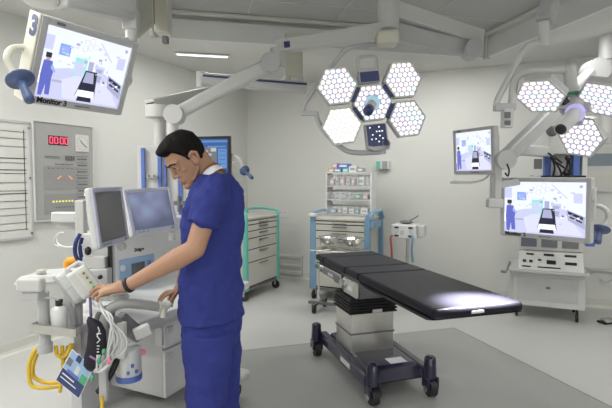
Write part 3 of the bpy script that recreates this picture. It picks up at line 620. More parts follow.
m = wmb(t); m.cyl(at(160, 106, 3.75), at(160, 118, 3.75), .11); m.build('turret', 'lgrey', t, .01)
m = wmb(t); m.cyl(at(160, 115, 3.75), at(160, 150, 3.75), .045); m.build('neck', 'lgrey', t)
m = wmb(t); m.beam(at(161.5, 146, 3.75), at(161.5, 222, 3.75), .31, .18); m.build('column', 'lgrey', t, .006)
for x in (143.5, 160, 165.5, 180.5):
    m = wmb(t); m.beam(at(x, 148, 3.64), at(x, 221, 3.64), .026 if x != 165.5 else .016, .02); m.build('edge_strip', 'blue', t)
for x in (149, 154):
    m = wmb(t); m.cyl(at(x, 176, 3.65), at(x, 176, 3.6), .018); g = m.build('gauge', 'cream', t)
    m = wmb(t); m.cyl(at(x, 176, 3.6), at(x, 176, 3.597), .009); m.build('dial', 'dgrey', g)
m = wmb(t); m.box(at(180.5, 203, 3.6), (.09, .05, .03)); m.cyl(at(179, 196, 3.58), at(179, 212, 3.58), .012); m.build('rail_clamp', 'dgrey', t)
m = wmb(t); m.box(at(174, 198, 3.62), (.06, .03, .03)); m.build('outlet', 'steel', t)
# desktop monitor behind the man
mm = thing('desktop_monitor', 'black framed monitor with blue desktop picture behind the man', 'monitor', mtx=pose(at(206, 160, 3.5), -12, 0, 0))
MB().b2((-.19, -.012, -.17), (.19, .02, .17)).build('housing', 'black', mm, .004)
def qd(m, x0, z0, x1, z1, y): m.add([(x0, y, z0), (x1, y, z0), (x1, y, z1), (x0, y, z1)], [(0, 1, 2, 3)], False)
m = MB(); m.use(glow('desktop_blue', (.035, .10, .32), .8)); qd(m, -.172, -.15, .172, .15, -.0135)
m.use(glow('desktop_bar', (.10, .24, .5), .9)); qd(m, -.172, .125, .172, .14, -.0145); qd(m, .10, -.06, .165, .08, -.0145); qd(m, -.17, -.15, .172, -.135, -.0145); qd(m, .02, .09, .16, .1, -.0145)
m.use(glow('scan_grey', (.16, .17, .18), .8)); qd(m, -.03, -.02, .09, .09, -.0148)
m.use(glow('scan_light', (.5, .52, .52), .8)); qd(m, -.02, .0, .03, .02, -.0152); qd(m, -.01, .03, .05, .045, -.0152); qd(m, .045, .06, .085, .085, -.0152); qd(m, .0, .055, .02, .07, -.0152)
m.use(glow('icon_dark', (.05, .12, .35), .8)); [qd(m, .11, .06-k*.03, .155, .065-k*.03, -.0152) for k in range(4)]
m.build('screen_picture', None, mm)
MB().beam((0, .02, 0), (-.15, .16, -.02), .05, .05).build('mount', 'grey', mm)
t = thing('examination_lamp', 'small lamp arm with blue disc handle on right of blue desktop screen', 'lamp', at(236, 185, 3.45))
blue_handle(t, None, at(244.5, 170.5, 3.45), at(252, 178, 3.35), .038, [at(229, 158, 3.5), at(235, 156.5, 3.48), at(240, 159.5, 3.46), at(244, 168, 3.46)], .012)
m = wmb(t); m.cyl(at(230, 157.5, 3.5), at(234, 250, 3.55), .014); m.build('pole', 'lgrey', t)
m = wmb(t); m.tube(smooth([at(231, 157, 3.5), at(232, 155, 3.5), at(233, 157, 3.5)], 4), .01); m.build('pivot', 'dgrey', t)
t = thing('suction_liner', 'clear hanging suction bag and wire basket under blue disc handle', 'suction bag', at(237, 180, 3.55))
m = wmb(t)
for z in (160, 176, 182, 188, 195):
    m.tube([at(231, z, 3.5), at(243, z+.5, 3.55), at(244, z+1, 3.75)], .004, 6)
for x in (232, 236, 240, 244): m.tube([at(x, 176, 3.52), at(x, 197, 3.52)], .003, 6)
m.build('wire_basket', 'lgrey', t)
m = wmb(t); m.beam(at(236.5, 162, 3.54), at(236.5, 175, 3.54), .06, .03); m.build('liner_bag', 'clear', t, .01)
# ================================================================== CARTS
def castor(parent, x, y, r=.055, m_='rubber', fork='grey'):
    c = MB(); c.cyl((x-.014, y, r), (x+.014, y, r), r, n=20); c.cyl((x-.018, y, r), (x+.018, y, r), r*.45, n=12)
    o = c.build('castor', m_, parent)
    f = MB(); f.b2((x-.022, y-.012, r), (x-.017, y+.012, r*2+.02)); f.b2((x+.017, y-.012, r), (x+.022, y+.012, r*2+.02)); f.b2((x-.022, y-.02, r*2+.005), (x+.022, y+.02, r*2+.03)); f.build('fork', fork, o)
    return o
def cart(name, label, loc, rz, w, d, h, mcol, lines, capm='white', topm='drawer'):
    """front faces -y; origin at floor centre of the front edge"""
    t = thing(name, label, 'cart', loc, rz)
    MB().b2((-w/2+.035, .015, .15), (w/2-.035, d, h-.03)).build('body', 'drawer', t, .004)
    MB().b2((-w/2+.03, -.01, h-.03), (w/2-.03, d+.01, h)).build('top', topm, t, .006)
    z1 = h-.04
    for i, z in enumerate(lines):
        dr = MB().b2((-w/2+.05, -.006, z+.006), (w/2-.05, .02, z1-.006)).build('drawer', 'drawer', t, .003)
        MB().box((0, -.018, z1-.03), (w*.26, .014, .013)).build('handle', 'dgrey', dr, .003)
        z1 = z
    MB().b2((-w/2+.05, .003, .16), (w/2-.05, .016, h-.04)).build('drawer_gap', 'black', t)
    for sx in (-1, 1):
        m = MB(); x = sx*(w/2-.018)
        for y0 in (-.02, d-.03):
            k9 = 1.5 if mcol == 'cartblue' else 1.1; m.prism([(x-.032*k9, .13), (x+.032*k9, .13), (x+.024*k9, h-.02), (x+.018*k9, h+.03), (x-.018*k9, h+.03), (x-.024*k9, h-.02)], y0, y0+.05)
        m.build('corner_post', mcol, t, .012, 3)
        m = MB(); m.tube(smooth([(x, 0, h+.01), (x, .02, h+.055), (x, d*.5, h+.075), (x, d-.03, h+.055), (x, d, h+.01)], 5), .016); m.build('side_handle', mcol, t)
        for y in (.03, d-.04): castor(t, x, y)
    MB().b2((-w/2+.01, .0, .115), (w/2-.01, d, .15)).build('bumper', 'dgrey', t, .01)
    return t
gc = cart('drawer_cart', 'green framed drawer cart with grey drawers behind the man', RM(-3.13, 5.38, 0), ROOM+math.pi/2, .84, .5, 1.03, 'teal', (.94, .86, .77, .63, .47, .17))
bc = cart('drawer_cart', 'blue framed drawer cart under the rack of clear bins', RM(-2.09, 5.45, 0), ROOM, .74, .55, 1.03, 'cartblue', (.95, .87, .77, .62, .42, .17))
MB().box((-.35, -.01, 1.06), (.09, .09, .045)).build('post_cap', 'white', bc, .012)
m = MB(); m.tube([(.40, .02, 1.02), (.40, .02, 1.10), (.43, .3, 1.12), (.40, .5, 1.02)], .02); m.b2((.37, .0, .93), (.43, .3, 1.0)); m.build('rail_bracket', 'cartblue', bc)
# storage rack above the blue cart
rk = thing('bin_rack', 'white rack of clear storage bins standing on the blue cart', 'rack', RM(-2.13, 5.84, 1.035), ROOM)
# local x width .62, y 0 front
m = MB()
for x in (-.30, .31): m.b2((x-.012, 0, 0), (x+.012, .2, .56))
for z in (0.0, .19, .37): m.b2((-.30, 0, z), (.31, .2, z+.016))
[m.b2((-.3, .19, z), (.31, .2, z+.03)) for z in (.1, .3, .5)]; m.build('frame', 'white', rk, .003)
for z, hh, n in ((.018, .1, 4), (.208, .09, 5), (.388, .14, 4)):
    for i in range(n):
        w_ = .57/n; x = -.28+i*w_
        b = MB(); b.b2((x, -.03, z), (x+w_-.01, -.024, z+hh)); b.b2((x, -.03, z), (x+.004, .17, z+hh)); b.b2((x+w_-.014, -.03, z), (x+w_-.01, .17, z+hh)); b.b2((x, -.03, z), (x+w_-.01, .17, z+.004)); b.build('bin', 'clear', rk)
rp = {'w': M['paper'], 'g': M['green'], 'b': M['cartblue'], 'p': mat('pink_pack', (.55, .33, .33), .5), 't': mat('teal_pack', (.15, .5, .5), .5), 'o': mat('amber_pack', (.6, .4, .2), .5), 'n': M['blue'], 'y': mat('grey_pack', (.35, .34, .33), .5)}
def supply(name, label, cat, c, d, mm_, group=None, shape='box'):
    T = thing(name, label, cat, RM(-2.13, 5.84, 1.035) + (fr(ROOM) @ Vector(c)), ROOM, group)
    if shape == 'box':
        MB().b2((-d[0]/2, -d[1]/2, 0), (d[0]/2, d[1]/2, d[2])).build('carton', rp[mm_], T, .003)
        MB().b2((-d[0]*.32, -d[1]/2-.002, d[2]*.3), (d[0]*.32, -d[1]/2, d[2]*.7)).build('panel_print', rp['w'] if mm_ != 'w' else rp['y'], T)
    else:
        MB().lathe([(0, 0), (d[0]/2, 0), (d[0]/2, d[2]*.75), (d[0]/4, d[2]*.85), (d[0]/4, d[2]), (0, d[2])]).build('bottle_body', rp[mm_], T, n_ if False else 0)
        MB().lathe([(0, d[2]*.88), (d[0]/3.4, d[2]*.88), (d[0]/3.4, d[2]*1.04), (0, d[2]*1.04)]).build('cap', rp['n'], T)
    return T
words = {'w': 'white', 'g': 'green', 'b': 'pale blue', 'p': 'pink', 't': 'teal', 'o': 'amber', 'n': 'dark blue', 'y': 'grey'}
rows = [('lowest shelf', .024, [('b', .1), ('y', .06), ('w', .07), ('w', .08), ('t', .05), ('w', .12)], .07, 'box'),
        ('middle shelf', .214, [('y', .06), ('w', .05), ('w', .06), ('y', .05), ('w', .07), ('g', .09), ('p', .08)], .07, 'bottle'),
        ('upper shelf', .394, [('p', .07), ('w', .05), ('p', .07), ('w', .06), ('p', .06), ('w', .12)], .1, 'box')]
ordn = ['first', 'second', 'third', 'fourth', 'fifth', 'sixth', 'seventh']
for nm, z, items, hh, sh in rows:
    x = -.275
    for i, (c, w_) in enumerate(items):
        sh_ = 'box' if c in 'gp' else sh
        supply('supply_pack' if sh_ == 'box' else 'medicine_bottle', f'small {words[c]} {"pack" if sh_=="box" else "bottle"} in clear bin, {ordn[i]} from left on {nm} of the rack', 'pack' if sh_ == 'box' else 'bottle', (x+w_/2+.008, .08, z), (w_*.8, .1, hh*(.8+.2*((i*7) % 3)/2)), c, 'supplies on the rack', sh_)
        x += w_+.012
for i, (c, x, w_, h_) in enumerate((('o', -.25, .08, .05), ('b', -.16, .1, .05), ('t', -.05, .08, .05), ('w', .05, .1, .08), ('y', .15, .08, .06))):
    supply('glove_box', f'{words[c]} box, {ordn[i]} from left on top of the bin rack', 'box', (x, .1, .388+.16+.012), (w_, .12, h_), c, 'boxes on top of the rack')
for i, (c, x, w_, h_) in enumerate((('p', -.2, .07, .07), ('n', -.08, .15, .06))):
    supply('glove_box', f'{words[c]} box stacked on other boxes at top of the bin rack', 'box', (x, .1, .388+.16+.013+.0505), (w_, .12, h_), c, 'boxes on top of the rack')
# top shelf board of rack carries them
MB().b2((-.312, -.005, .545), (.322, .2, .558)).build('top_shelf', 'white', rk, .003)
T = thing('glove_dispenser', 'teal and white glove dispenser fixed to wall right of the bin rack', 'dispenser', RM(-1.84, V1, 1.70), ROOM)
MB().b2((-.09, -.08, -.06), (.09, -.0, .06)).build('holder', 'white', T, .004); MB().b2((-.085, -.086, -.05), (-.03, -.08, .05)).build('glove_pack', 'teal', T); MB().b2((.0, -.086, -.05), (.07, -.08, .05)).build('glove_pack', rp['y'], T)
# ================================================================== BOWL STAND behind the table head
bs = thing('bowl_stand', 'slim steel stand on small black castors behind the table head', 'stand', RM(-2.03, 5.0, 0), ROOM); BZ = .715
m = MB(); m.b2((-.2, -.12, BZ-.012), (.42, .25, BZ)); m.build('tray', 'steel', bs, .004)
m = MB(); m.tube([(-.14, -.0, .08), (-.14, -.0, .70)], .013); m.tube([(.25, .1, .08), (.25, .1, .70)], .013); m.build('post', 'chrome', bs)
m = MB(); m.beam((-.26, -.02, .09), (.33, .02, .09), .04, .03); m.beam((-.14, -.15, .09), (-.14, .2, .09), .03, .03); m.beam((.25, -.1, .09), (.25, .25, .09), .03, .03); m.build('base_bar', 'dgrey', bs, .004)
for x, y in ((-.14, -.13), (-.14, .18), (.25, -.1), (.25, .23)): castor(bs, x, y, .035, 'black', 'black')
for i, (x, y) in enumerate(((-.02, .02), (.265, .0))):
    b = thing('steel_bowl', 'shiny steel bowl on legs, %s on the stand by the table head' % ('left hand one' if i == 0 else 'right hand one'), 'bowl', RM(-2.03, 5.0, BZ+.001) + fr(ROOM) @ Vector((x, y, 0)), ROOM, 'steel bowls on the stand')
    MB().lathe([(0, .055), (.05, .055), (.09, .08), (.118, .13), (.135, .14), (.13, .144), (.112, .134), (.085, .088), (.045, .062), (0, .062)]).build('bowl_shell', 'chrome', b)
    m = MB()
    for k in range(4): a = k*math.pi/2+.5; m.tube([(.09*math.cos(a), .09*math.sin(a), 0), (.113*math.cos(a), .113*math.sin(a), .125)], .007, 8)
    m.lathe([(.085, 0), (.095, 0), (.095, .01), (.085, .01)]); m.build('ring_stand', 'steel', b)
# ---- tourniquet machine by the wall
t = thing('tourniquet_machine', 'white machine with black ports and red and blue hoses behind the table', 'medical machine', RM(-1.36, 5.9, 0), ROOM)
MB().b2((-.18, -.12, .78), (.13, .14, .95)).build('housing', 'white', t, .012); MB().b2((.13, -.06, .80), (.21, .12, .94)).build('side_box', 'lgrey', t, .01)
for x, z in ((-.11, .915), (.06, .915), (-.11, .815), (.06, .815)): MB().b2((x-.025, -.125, z-.01), (x+.025, -.119, z+.01)).build('port', 'black', t)
m = MB(); m.b2((-.06, -.123, .83), (-.02, -.119, .88)); m.beam((-.12, -.122, .84), (-.09, -.122, .88), .003, .008); m.beam((.05, -.122, .88), (.09, -.122, .84), .003, .008); m.build('front_print', 'grey', t)
m = MB(); m.ball((-.02, 0, .975), .06, 8, (1.4, .8, .4)); m.tube([(.0, 0, .98), (.09, 0, 1.03), (.13, 0, 1.06)], .008); m.build('cuff', 'dgrey', t)
MB().tube(smooth([(-.16, -.13, .82), (-.175, -.15, .78), (-.165, -.14, .65), (-.17, -.1, .5)], 5), .013).build('red_tube', 'redhose', t)
MB().tube(smooth([(.08, -.13, .82), (.095, -.15, .78), (.085, -.14, .65), (.09, -.1, .5)], 5), .013).build('blue_tube', 'cartblue', t)
m = MB(); m.cyl((0, 0, .1), (0, 0, .78), .02); m.build('pole', 'steel', t); m = MB(); [m.beam((0, 0, .1), (.2*math.cos(k*math.pi*.4), .2*math.sin(k*math.pi*.4), .1), .035, .03) for k in range(5)]; m.build('foot', 'dgrey', t)
for k in range(5): castor(t, .2*math.cos(k*math.pi*.4), .2*math.sin(k*math.pi*.4), .04, 'black', 'black')
# ================================================================== OPERATING TABLE
ot = thing('operating_table', 'black cushioned operating table on a steel column in the middle', 'operating table', TM(1.60, 3.35, 0), TAB)
def oc(name, y0, y1, m_='mattress', w0=-.21, w1=.37, z0=.765, z1=.825, b=.022):
    m = MB(); m.b2((w0, y0, z0), (w1, y1, z1)); return m.build(name, m_, ot, b, 4)
ys = [(-1.165, -.16), (-.155, .10), (.105, .60), (.605, .82)]
for k, (a, b) in enumerate(ys): oc('cushion', a, b)
m = MB(); m.b2((.02, -1.169, .785), (.10, -1.163, .80)); m.build('cushion_label', 'lgrey', ot)
# leg plate under the foot end (chamfered edge)
m = MB(); m.add([(-.21, -1.16, .765), (.37, -1.16, .765), (.37, -.16, .765), (-.21, -.16, .765), (-.17, -1.02, .725), (.33, -1.02, .725), (.33, -.2, .725), (-.17, -.2, .725)], [(0, 1, 2, 3), (7, 6, 5, 4), (0, 4, 5, 1), (1, 5, 6, 2), (2, 6, 7, 3), (3, 7, 4, 0)], False); m.build('leg_plate', 'black', ot, .004)
m = MB(); m.b2((-.20, -.14, .70), (.36, .10, .765)); m.b2((-.19, .11, .71), (.35, .60, .765)); m.b2((-.18, .61, .72), (.34, .80, .765)); m.build('top_frame', 'dgrey', ot, .006)
for sx in (-.222, .382):
    m = MB(); m.b2((sx-.008, -.12, .715), (sx+.008, .09, .745)); m.b2((sx-.008, .13, .72), (sx+.008, .58, .748)); m.b2((sx-.008, .63, .725), (sx+.008, .79, .75)); m.build('side_rail', 'chrome', ot, .003)
MB().b2((-.226, -.16, .64), (-.205, .085, .758)).build('hinge_plate', 'steel', ot, .004)
for y_, z_, r_ in ((.1, .70, .035), (.6, .725, .028)): MB().cyl((-.225, y_, z_), (-.244, y_, z_), r_).build('hinge_pivot', 'steel', ot)
MB().b2((-.232, .13, .69), (-.205, .57, .745)).build('side_housing', 'dgrey', ot, .008); MB().b2((-.234, .30, .705), (-.231, .42, .728)).build('housing_badge', 'lgrey', ot)
MB().b2((-.230, .62, .70), (-.205, .79, .748)).build('side_housing', 'dgrey', ot, .008); MB().b2((-.228, .13, .75), (-.212, .79, .762)).build('edge_strip', 'chrome', ot)
MB().b2((.34, -.16, .66), (.362, .6, .755)).build('side_housing', 'dgrey', ot, .008)
m = MB(); m.b2((-.235, -.1, .68), (-.226, -.02, .71)); m.build('rail_badge', 'paper', ot)
m = MB(); m.b2((-.18, -.12, .62), (.20, .30, .71)); m.b2((-.19, -.14, .65), (.34, .40, .71)); m.build('tilt_frame', 'dgrey', ot, .01)
m = MB(); m.cyl((.2, -.1, .66), (.2, -.16, .66), .02); m.cyl((.33, -.17, .68), (.33, -.14, .68), .02); m.build('lock_knob', 'steel', ot)
m = MB()
n = 5
for i in range(n):
    z = .50+i*.024; e = .012
    for (a, zz) in ((.0, z), (e, z+.012)): pass
    m.b2((-.245-.0, -.09-.0, z), (.15+.0, .26, z+.012)); m.b2((-.232, -.077, z+.012), (.137, .247, z+.024))
m.build('bellows', 'bellows', ot, .005)
m = MB(); m.b2((-.225, -.07, .20), (.13, .24, .50)); m.build('column', 'steel', ot, .006)
m = MB(); m.b2((-.23, -.075, .34), (.135, .245, .352)); m.build('column_seam', 'dgrey', ot)
m = MB(); m.b2((-.06, -.095, .505), (.02, -.088, .53)); m.build('bellows_clip', 'steel', ot)
# base: H-shaped with cover
m = MB(); m.add([(-.24, -.42, .10), (.20, -.42, .10), (.20, .46, .10), (-.24, .46, .10), (-.22, -.36, .20), (.17, -.36, .20), (.17, .40, .22), (-.22, .40, .22)], [(3, 2, 1, 0), (4, 5, 6, 7), (0, 1, 5, 4), (1, 2, 6, 5), (2, 3, 7, 6), (3, 0, 4, 7)], False); m.build('base_cover', 'base', ot, .025, 4)
m = MB(); m.b2((-.03, -.34, .203), (.10, -.24, .2045)); m.build('base_label', 'paper', ot)
for sx in (-.25, .20):
    m = MB(); m.beam((sx, -.46, .15), (sx, .50, .16), .075, .09); m.build('base_rail', 'base', ot, .02, 3)
m = MB(); m.b2((-.291, -.2, .14), (-.288, -.02, .175)); m.build('base_badge', 'lgrey', ot)
for x, y in ((-.235, -.47), (.205, -.47), (-.31, .49), (.21, .49)):
    m = MB(); m.cyl((x, y, .13), (x, y, .27), .045, .040); m.ball((x, y, .265), .04, 8, (1, 1, .5)); m.build('castor_housing', 'base', ot, .006)
    m = MB(); m.b2((x-.045, y-.05, .06), (x-.026, y+.04, .14)); m.b2((x+.026, y-.05, .06), (x+.045, y+.04, .14)); m.build('castor_fork', 'base', ot, .008)
    m = MB(); m.cyl((x-.024, y-.01, .06), (x+.024, y-.01, .06), .06, n=24); m.build('castor_wheel', 'rubber', ot, .006)
    m = MB(); m.cyl((x-.046, y-.01, .055), (x+.046, y-.01, .055), .022, n=16); m.build('castor_hub', 'chrome', ot)
#@@PART2
# ================================================================== ANAESTHESIA MACHINE
am = thing('anaesthesia_machine', 'large white anaesthesia machine with two angled screens in front of the man', 'anaesthesia machine', RM(-1.714, 1.72, 0), ROOM)
m = MB(); m.plate([(-.62, .02), (-.60, 0), (-.05, 0), (-.015, .012), (0, .05), (0, 1.05), (-.62, 1.05)], .768, .82); m.build('worktop', 'white', am, .012, 3)
m = MB(); m.b2((-.60, .04, .735), (-.03, 1.03, .768)); m.build('worktop_tray', 'lgrey', am, .006)
m = MB(); m.b2((-.50, .30, .30), (-.10, 1.05, .735)); m.build('drawer_cabinet', 'grey', am, .008)
for z0, z1 in ((.30, .57), (.58, .72)):
    dr = MB().b2((-.102, .30, z0+.004), (-.082, 1.04, z1)).build('drawer', 'white', am, .004)
    MB().b2((-.084, .31, z1-.06), (-.072, .36, z1-.02)).build('handle', 'lgrey', dr, .004)
m = MB(); m.b2((-.14, .285, .60), (-.09, .31, .70)); m.build('side_latch', 'lgrey', am, .005)
m = MB(); m.plate([(-.62, -.02), (-.1, -.04), (-.02, .06), (-.02, 1.1), (-.62, 1.1)], .12, .19); m.build('base_plinth', 'lgrey', am, .03, 3)
for x, y in ((-.10, .06), (-.55, .04), (-.10, 1.02), (-.55, 1.02)): castor(am, x, y, .05)
m = MB(); m.b2((-.58, .10, .19), (-.50, 1.03, .735)); m.build('back_frame', 'grey', am)
m = MB(); m.b2((-.90, .42, .19), (-.60, 1.22, 1.24)); m.build('tower', 'white', am, .02, 3)
m = MB(); m.b2((-.602, .475, .835), (-.592, .785, 1.008)); m.build('control_panel', 'panelblue', am, .006)
m = MB(); m.b2((-.594, .575, .90), (-.588, .69, .97)); m.build('control_display', 'darkscreen', am, .003)
m = MB(); m.b2((-.594, .72, .88), (-.588, .745, .97)); m.build('control_slider', 'blue', am); m = MB(); m.cyl((-.594, .50, .955), (-.586, .50, .955), .02); m.build('control_dial', 'white', am)
text('Dräger', .030, 'logo_text', 'black', am, Matrix.Translation((-.597, .652, 1.052)) @ Matrix.Rotation(math.pi/2, 4, 'Z') @ FACE, bold=.0012)
def am_screen(name, P, y_, p_, r_, w, h, scr, bz):
    T = inv(am) @ pose(P, y_, p_, r_)
    m = MB(T); m.b2((-w/2-bz, 0, -h/2-bz*1.25), (w/2+bz, .032, h/2+bz)); o = m.build(name, 'white', am, .012, 3)
    m = MB(T)
    for a in (-1, 1): m.box((a*(w/2+bz/2), -.004, 0), (bz*.9, .012, h+2*bz*.9)); m.box((0, -.004, a*(h/2+bz/2)), (w, .012, bz*.9))
    m.build('bezel', mat('lilac_bezel', (.55, .56, .70), .35), o, .004)
    m = MB(T); m.box((0, -.0035, 0), (w, .006, h)); m.build('screen', scr, o)
    m = MB(T); [m.box((-w*.42+k*.03, -.011, -h/2-bz*.5), (.014, .002, .006)) for k in range(3)]; m.box((w*.42, -.011, -h/2-bz*.5), (.02, .002, .01)); m.build('button_row', 'green', o)
    m = MB(T); m.b2((-w*.2, .045, -h*.25), (w*.2, .09, h*.25)); m.build('rear_cover', 'lgrey', o, .01)
    m = MB(T); m.cyl((w*.40, .02, -h/2-bz-.03), (w*.5, .02, -h/2-bz-.03), .02); m.build('hinge_knob', 'lgrey', o)
    return o
# dark screen, soft reflection-like glow painted into its emission
sm = bpy.data.materials.new('monitor_reflection_glow'); sm.use_nodes = True; nt = sm.node_tree; b = nt.nodes['Principled BSDF']
tc = nt.nodes.new('ShaderNodeTexCoord'); gr = nt.nodes.new('ShaderNodeTexGradient'); gr.gradient_type = 'SPHERICAL'; mp = nt.nodes.new('ShaderNodeMapping')
mp.inputs['Location'].default_value = (.62*2.0, -.60*2.6, -1.43*3.0); 
nz = nt.nodes.new('ShaderNodeTexNoise'); nz.inputs['Scale'].default_value = 3.2; cr = nt.nodes.new('ShaderNodeValToRGB')
cr.color_ramp.elements[0].color = (.10, .12, .19, 1); cr.color_ramp.elements[0].position = .42; cr.color_ramp.elements[1].color = (.36, .55, .75, 1); cr.color_ramp.elements[1].position = .72
e = cr.color_ramp.elements.new(.55); e.color = (.22, .24, .38, 1)
nt.links.new(tc.outputs['Object'], nz.inputs['Vector']); nt.links.new(nz.outputs['Fac'], cr.inputs['Fac']); nt.links.new(cr.outputs['Color'], b.inputs['Emission Color']); b.inputs['Emission Strength'].default_value = .8
b.inputs['Base Color'].default_value = (.04, .04, .06, 1); b.inputs['Roughness'].default_value = .15
am_screen('ventilator_monitor', (-.961, 2.979, 1.321), 56, -14, -2, .30, .225, sm, .028)
am_screen('patient_data_monitor', (-.955, 2.335, 1.337), 88, -6.7, 0, .28, .232, 'darkscreen', .024)
m = wmb(am); m.beam(at(104, 225, 2.45), at(103, 300, 2.45), .10, .06); m.build('monitor_post', 'lgrey', am, .008)
m = wmb(am); m.beam(at(111, 240, 2.42), at(110, 296, 2.42), .012, .03); m.build('post_groove', 'black', am)
m = wmb(am); m.beam(at(91, 233, 2.5), at(90, 292, 2.5), .05, .05); m.build('module_rack', 'white', am, .006)
m = wmb(am); m.beam(at(85, 262, 2.4), at(107, 262, 2.4), .06, .06); m.beam(at(92, 278, 2.38), at(110, 278, 2.38), .06, .10); m.build('module_box', 'lgrey', am, .006)
m = wmb(am); m.ball(at(100, 277, 2.33), .012); m.build('module_knob', 'black', am); m = wmb(am); m.ball(at(88, 251, 2.37), .016, sc=(1, 1, 1.4)); m.build('module_knob', 'black', am)
m = wmb(am); m.cyl(at(119, 298, 2.42), at(119, 295, 2.42), .05); m.build('valve_base', 'white', am); m = wmb(am); m.cyl(at(119, 295, 2.42), at(119, 292.5, 2.42), .042); m.build('valve_ring', 'steel', am)
m = wmb(am); m.cyl(at(172, 235, 2.9), at(172, 240, 2.9), .02); m.build('hinge_knob', 'grey', am)
# near side bracket, canister, hoses
m = wmb(am); m.beam(at(108, 306, 2.1), at(108, 326, 2.1), .05, .05); m.beam(at(118, 318, 2.12), at(140, 336, 2.2), .05, .07); m.build('absorber_bracket', 'dgrey', am, .01)
m = wmb(am); m.beam(at(122, 322, 2.08), at(122, 358, 2.08), .035, .035); m.beam(at(134, 335, 2.12), at(150, 328, 2.15), .04, .05); m.build('absorber_arm', 'lgrey', am, .006)
c0 = at(129, 379, 2.16); 
m = wmb(am); m.lathe([(0, 0), (.052, 0), (.056, .01), (.056, .14), (.05, .15), (0, .15)], c0); m.build('absorber_canister', 'white', am)
m = wmb(am); m.lathe([(.0575, .0), (.0585, .005), (.0585, .025), (.0575, .028)], c0); m.build('canister_base_ring', 'blue', am)
m = wmb(am); 
for k in range(2, 5): a = -1.9+k*.32; m.box(c0+Vector((.057*math.cos(a), .057*math.sin(a), .05+.03*(k % 2))), (.012, .012, .014), Matrix.Rotation(a, 4, 'Z'))
m.build('canister_marking', 'blue', am)
m = wmb(am); m.lathe([(.05, .15), (.062, .155), (.062, .20), (.056, .235), (0, .24)], c0); m.build('canister_head', 'clear', am)
m = wmb(am); m.cyl(at(143, 352, 2.2), at(143, 352, 2.17), .015); m.build('pink_valve', 'pink', am)
pts = smooth([at(104, 350, 2.0), at(103.5, 330, 1.98), at(106, 316, 1.98), at(113, 307, 1.98), at(125, 303.5, 2.0), at(143, 304.5, 2.06), at(160, 307, 2.12)], 14)
m = wmb(am); m.tube(pts, [.0225 if i % 2 else .0185 for i in range(len(pts))], 12); m.build('breathing_hose', 'corr', am)
m = wmb(am); m.cyl(at(158, 306.5, 2.11), at(166, 306.5, 2.14), .022); m.cyl(at(163, 306.5, 2.12), at(163, 317, 2.12), .015); m.cyl(at(166, 306.5, 2.14), at(170, 302, 2.15), .018); m.build('hose_connector', 'cream', am)
m = wmb(am); m.beam(at(95, 318, 2.05), at(120, 324, 2.1), .06, .05); m.build('hose_bracket', 'dgrey', am, .01)
# tray and rail on the near side
m = wmb(am); A_ = [at(31, 328, 1.95), at(74, 333, 1.98), at(82, 327, 2.2), at(42, 323, 2.2)]
for i in range(4): m.beam(A_[i], A_[(i+1) % 4], .012, .035)
m.build('tray_rim', 'steel', am)
m = wmb(am); m.add([p-Vector((0, 0, .015)) for p in A_]+[p-Vector((0, 0, .02)) for p in A_], [(0, 1, 2, 3), (7, 6, 5, 4), (0, 4, 5, 1), (1, 5, 6, 2), (2, 6, 7, 3), (3, 7, 4, 0)], False); m.build('tray_floor', 'lgrey', am)
m = wmb(am); m.beam(at(74, 330, 2.1), at(90, 326, 2.2), .03, .03); m.build('tray_arm', 'grey', am)
m = wmb(am); m.cyl(at(43, 292, 2.05), at(45, 350, 2.05), .024); m.cyl(at(45, 343, 2.05), at(45.2, 352, 2.05), .031); m.build('side_pole', 'grey', am, .004)
m = wmb(am); m.beam(at(78, 300, 2.15), at(79, 352, 2.15), .03, .03); m.build('side_upright', 'grey', am)
m = wmb(am); m.beam(at(103, 326, 2.08), at(104, 400, 2.08), .035, .035); m.build('front_upright', 'grey', am, .006)
m = wmb(am); m.cyl(at(102, 396, 2.03), at(102, 408, 2.03), .008); m.build('yellow_tube_tip', 'yellow', am)
m = wmb(am); m.tube(smooth([at(120, 352, 2.12), at(112, 372, 2.1), at(104, 384, 2.1), at(98, 392, 2.1)], 5), .014); m.build('black_lever', 'black', am)
# bellows unit on a swing arm, left
t = thing('suction_unit', 'white swing-out unit with grey front at the far left of the anaesthesia machine', 'medical unit', at(44, 290, 2.1))
m = wmb(t); P8 = [at(12, 285, 2.02), at(20, 276.5, 2.05), at(62, 274, 2.1), at(70, 279, 2.1), at(66, 283, 2.1), at(22, 287, 2.03)]
n_ = Vector((.03, .17, 0)); m.add(P8+[p+n_ for p in P8], [tuple(range(6)), tuple(range(11, 5, -1))]+[(i, i+6, (i+1) % 6+6, (i+1) % 6) for i in range(6)], False); m.build('top_cover', 'white', t, .004)
m = wmb(t); c = at(31, 284.5, 1.98); m.box(c, (.105, .05, .058)); m.build('front_block', 'lgrey', t, .012, 3)
m = wmb(t); c = at(34, 295, 2.0); m.box(c, (.07, .06, .04)); m.build('lower_block', 'grey', t, .006)
m = wmb(t); m.tube(smooth([at(38, 299, 2.0), at(52, 298, 2.0), at(62, 303, 2.02), at(68, 310, 2.05)], 6), .004, 8); m.build('cable', 'grey', t)
m = wmb(t); m.cyl(at(41, 273, 2.1), at(41, 270, 2.1), .02); m.build('top_knob', 'cream', t)
m = wmb(t); m.beam(at(70, 283, 2.12), at(70, 326, 2.14), .05, .04); m.build('white_support', 'white', t, .01)
t = thing('spray_bottle', 'white plastic bottle with black cap standing in the steel side tray', 'bottle', at(60, 332, 2.02))
m = MB(); m.lathe([(0, 0), (.030, 0), (.032, .006), (.031, .095), (.024, .108), (.014, .115), (0, .115)]); m.build('bottle_body', 'white', t); m = MB(); m.lathe([(0, .113), (.015, .113), (.015, .14), (0, .14)]); m.build('cap', 'black', t)
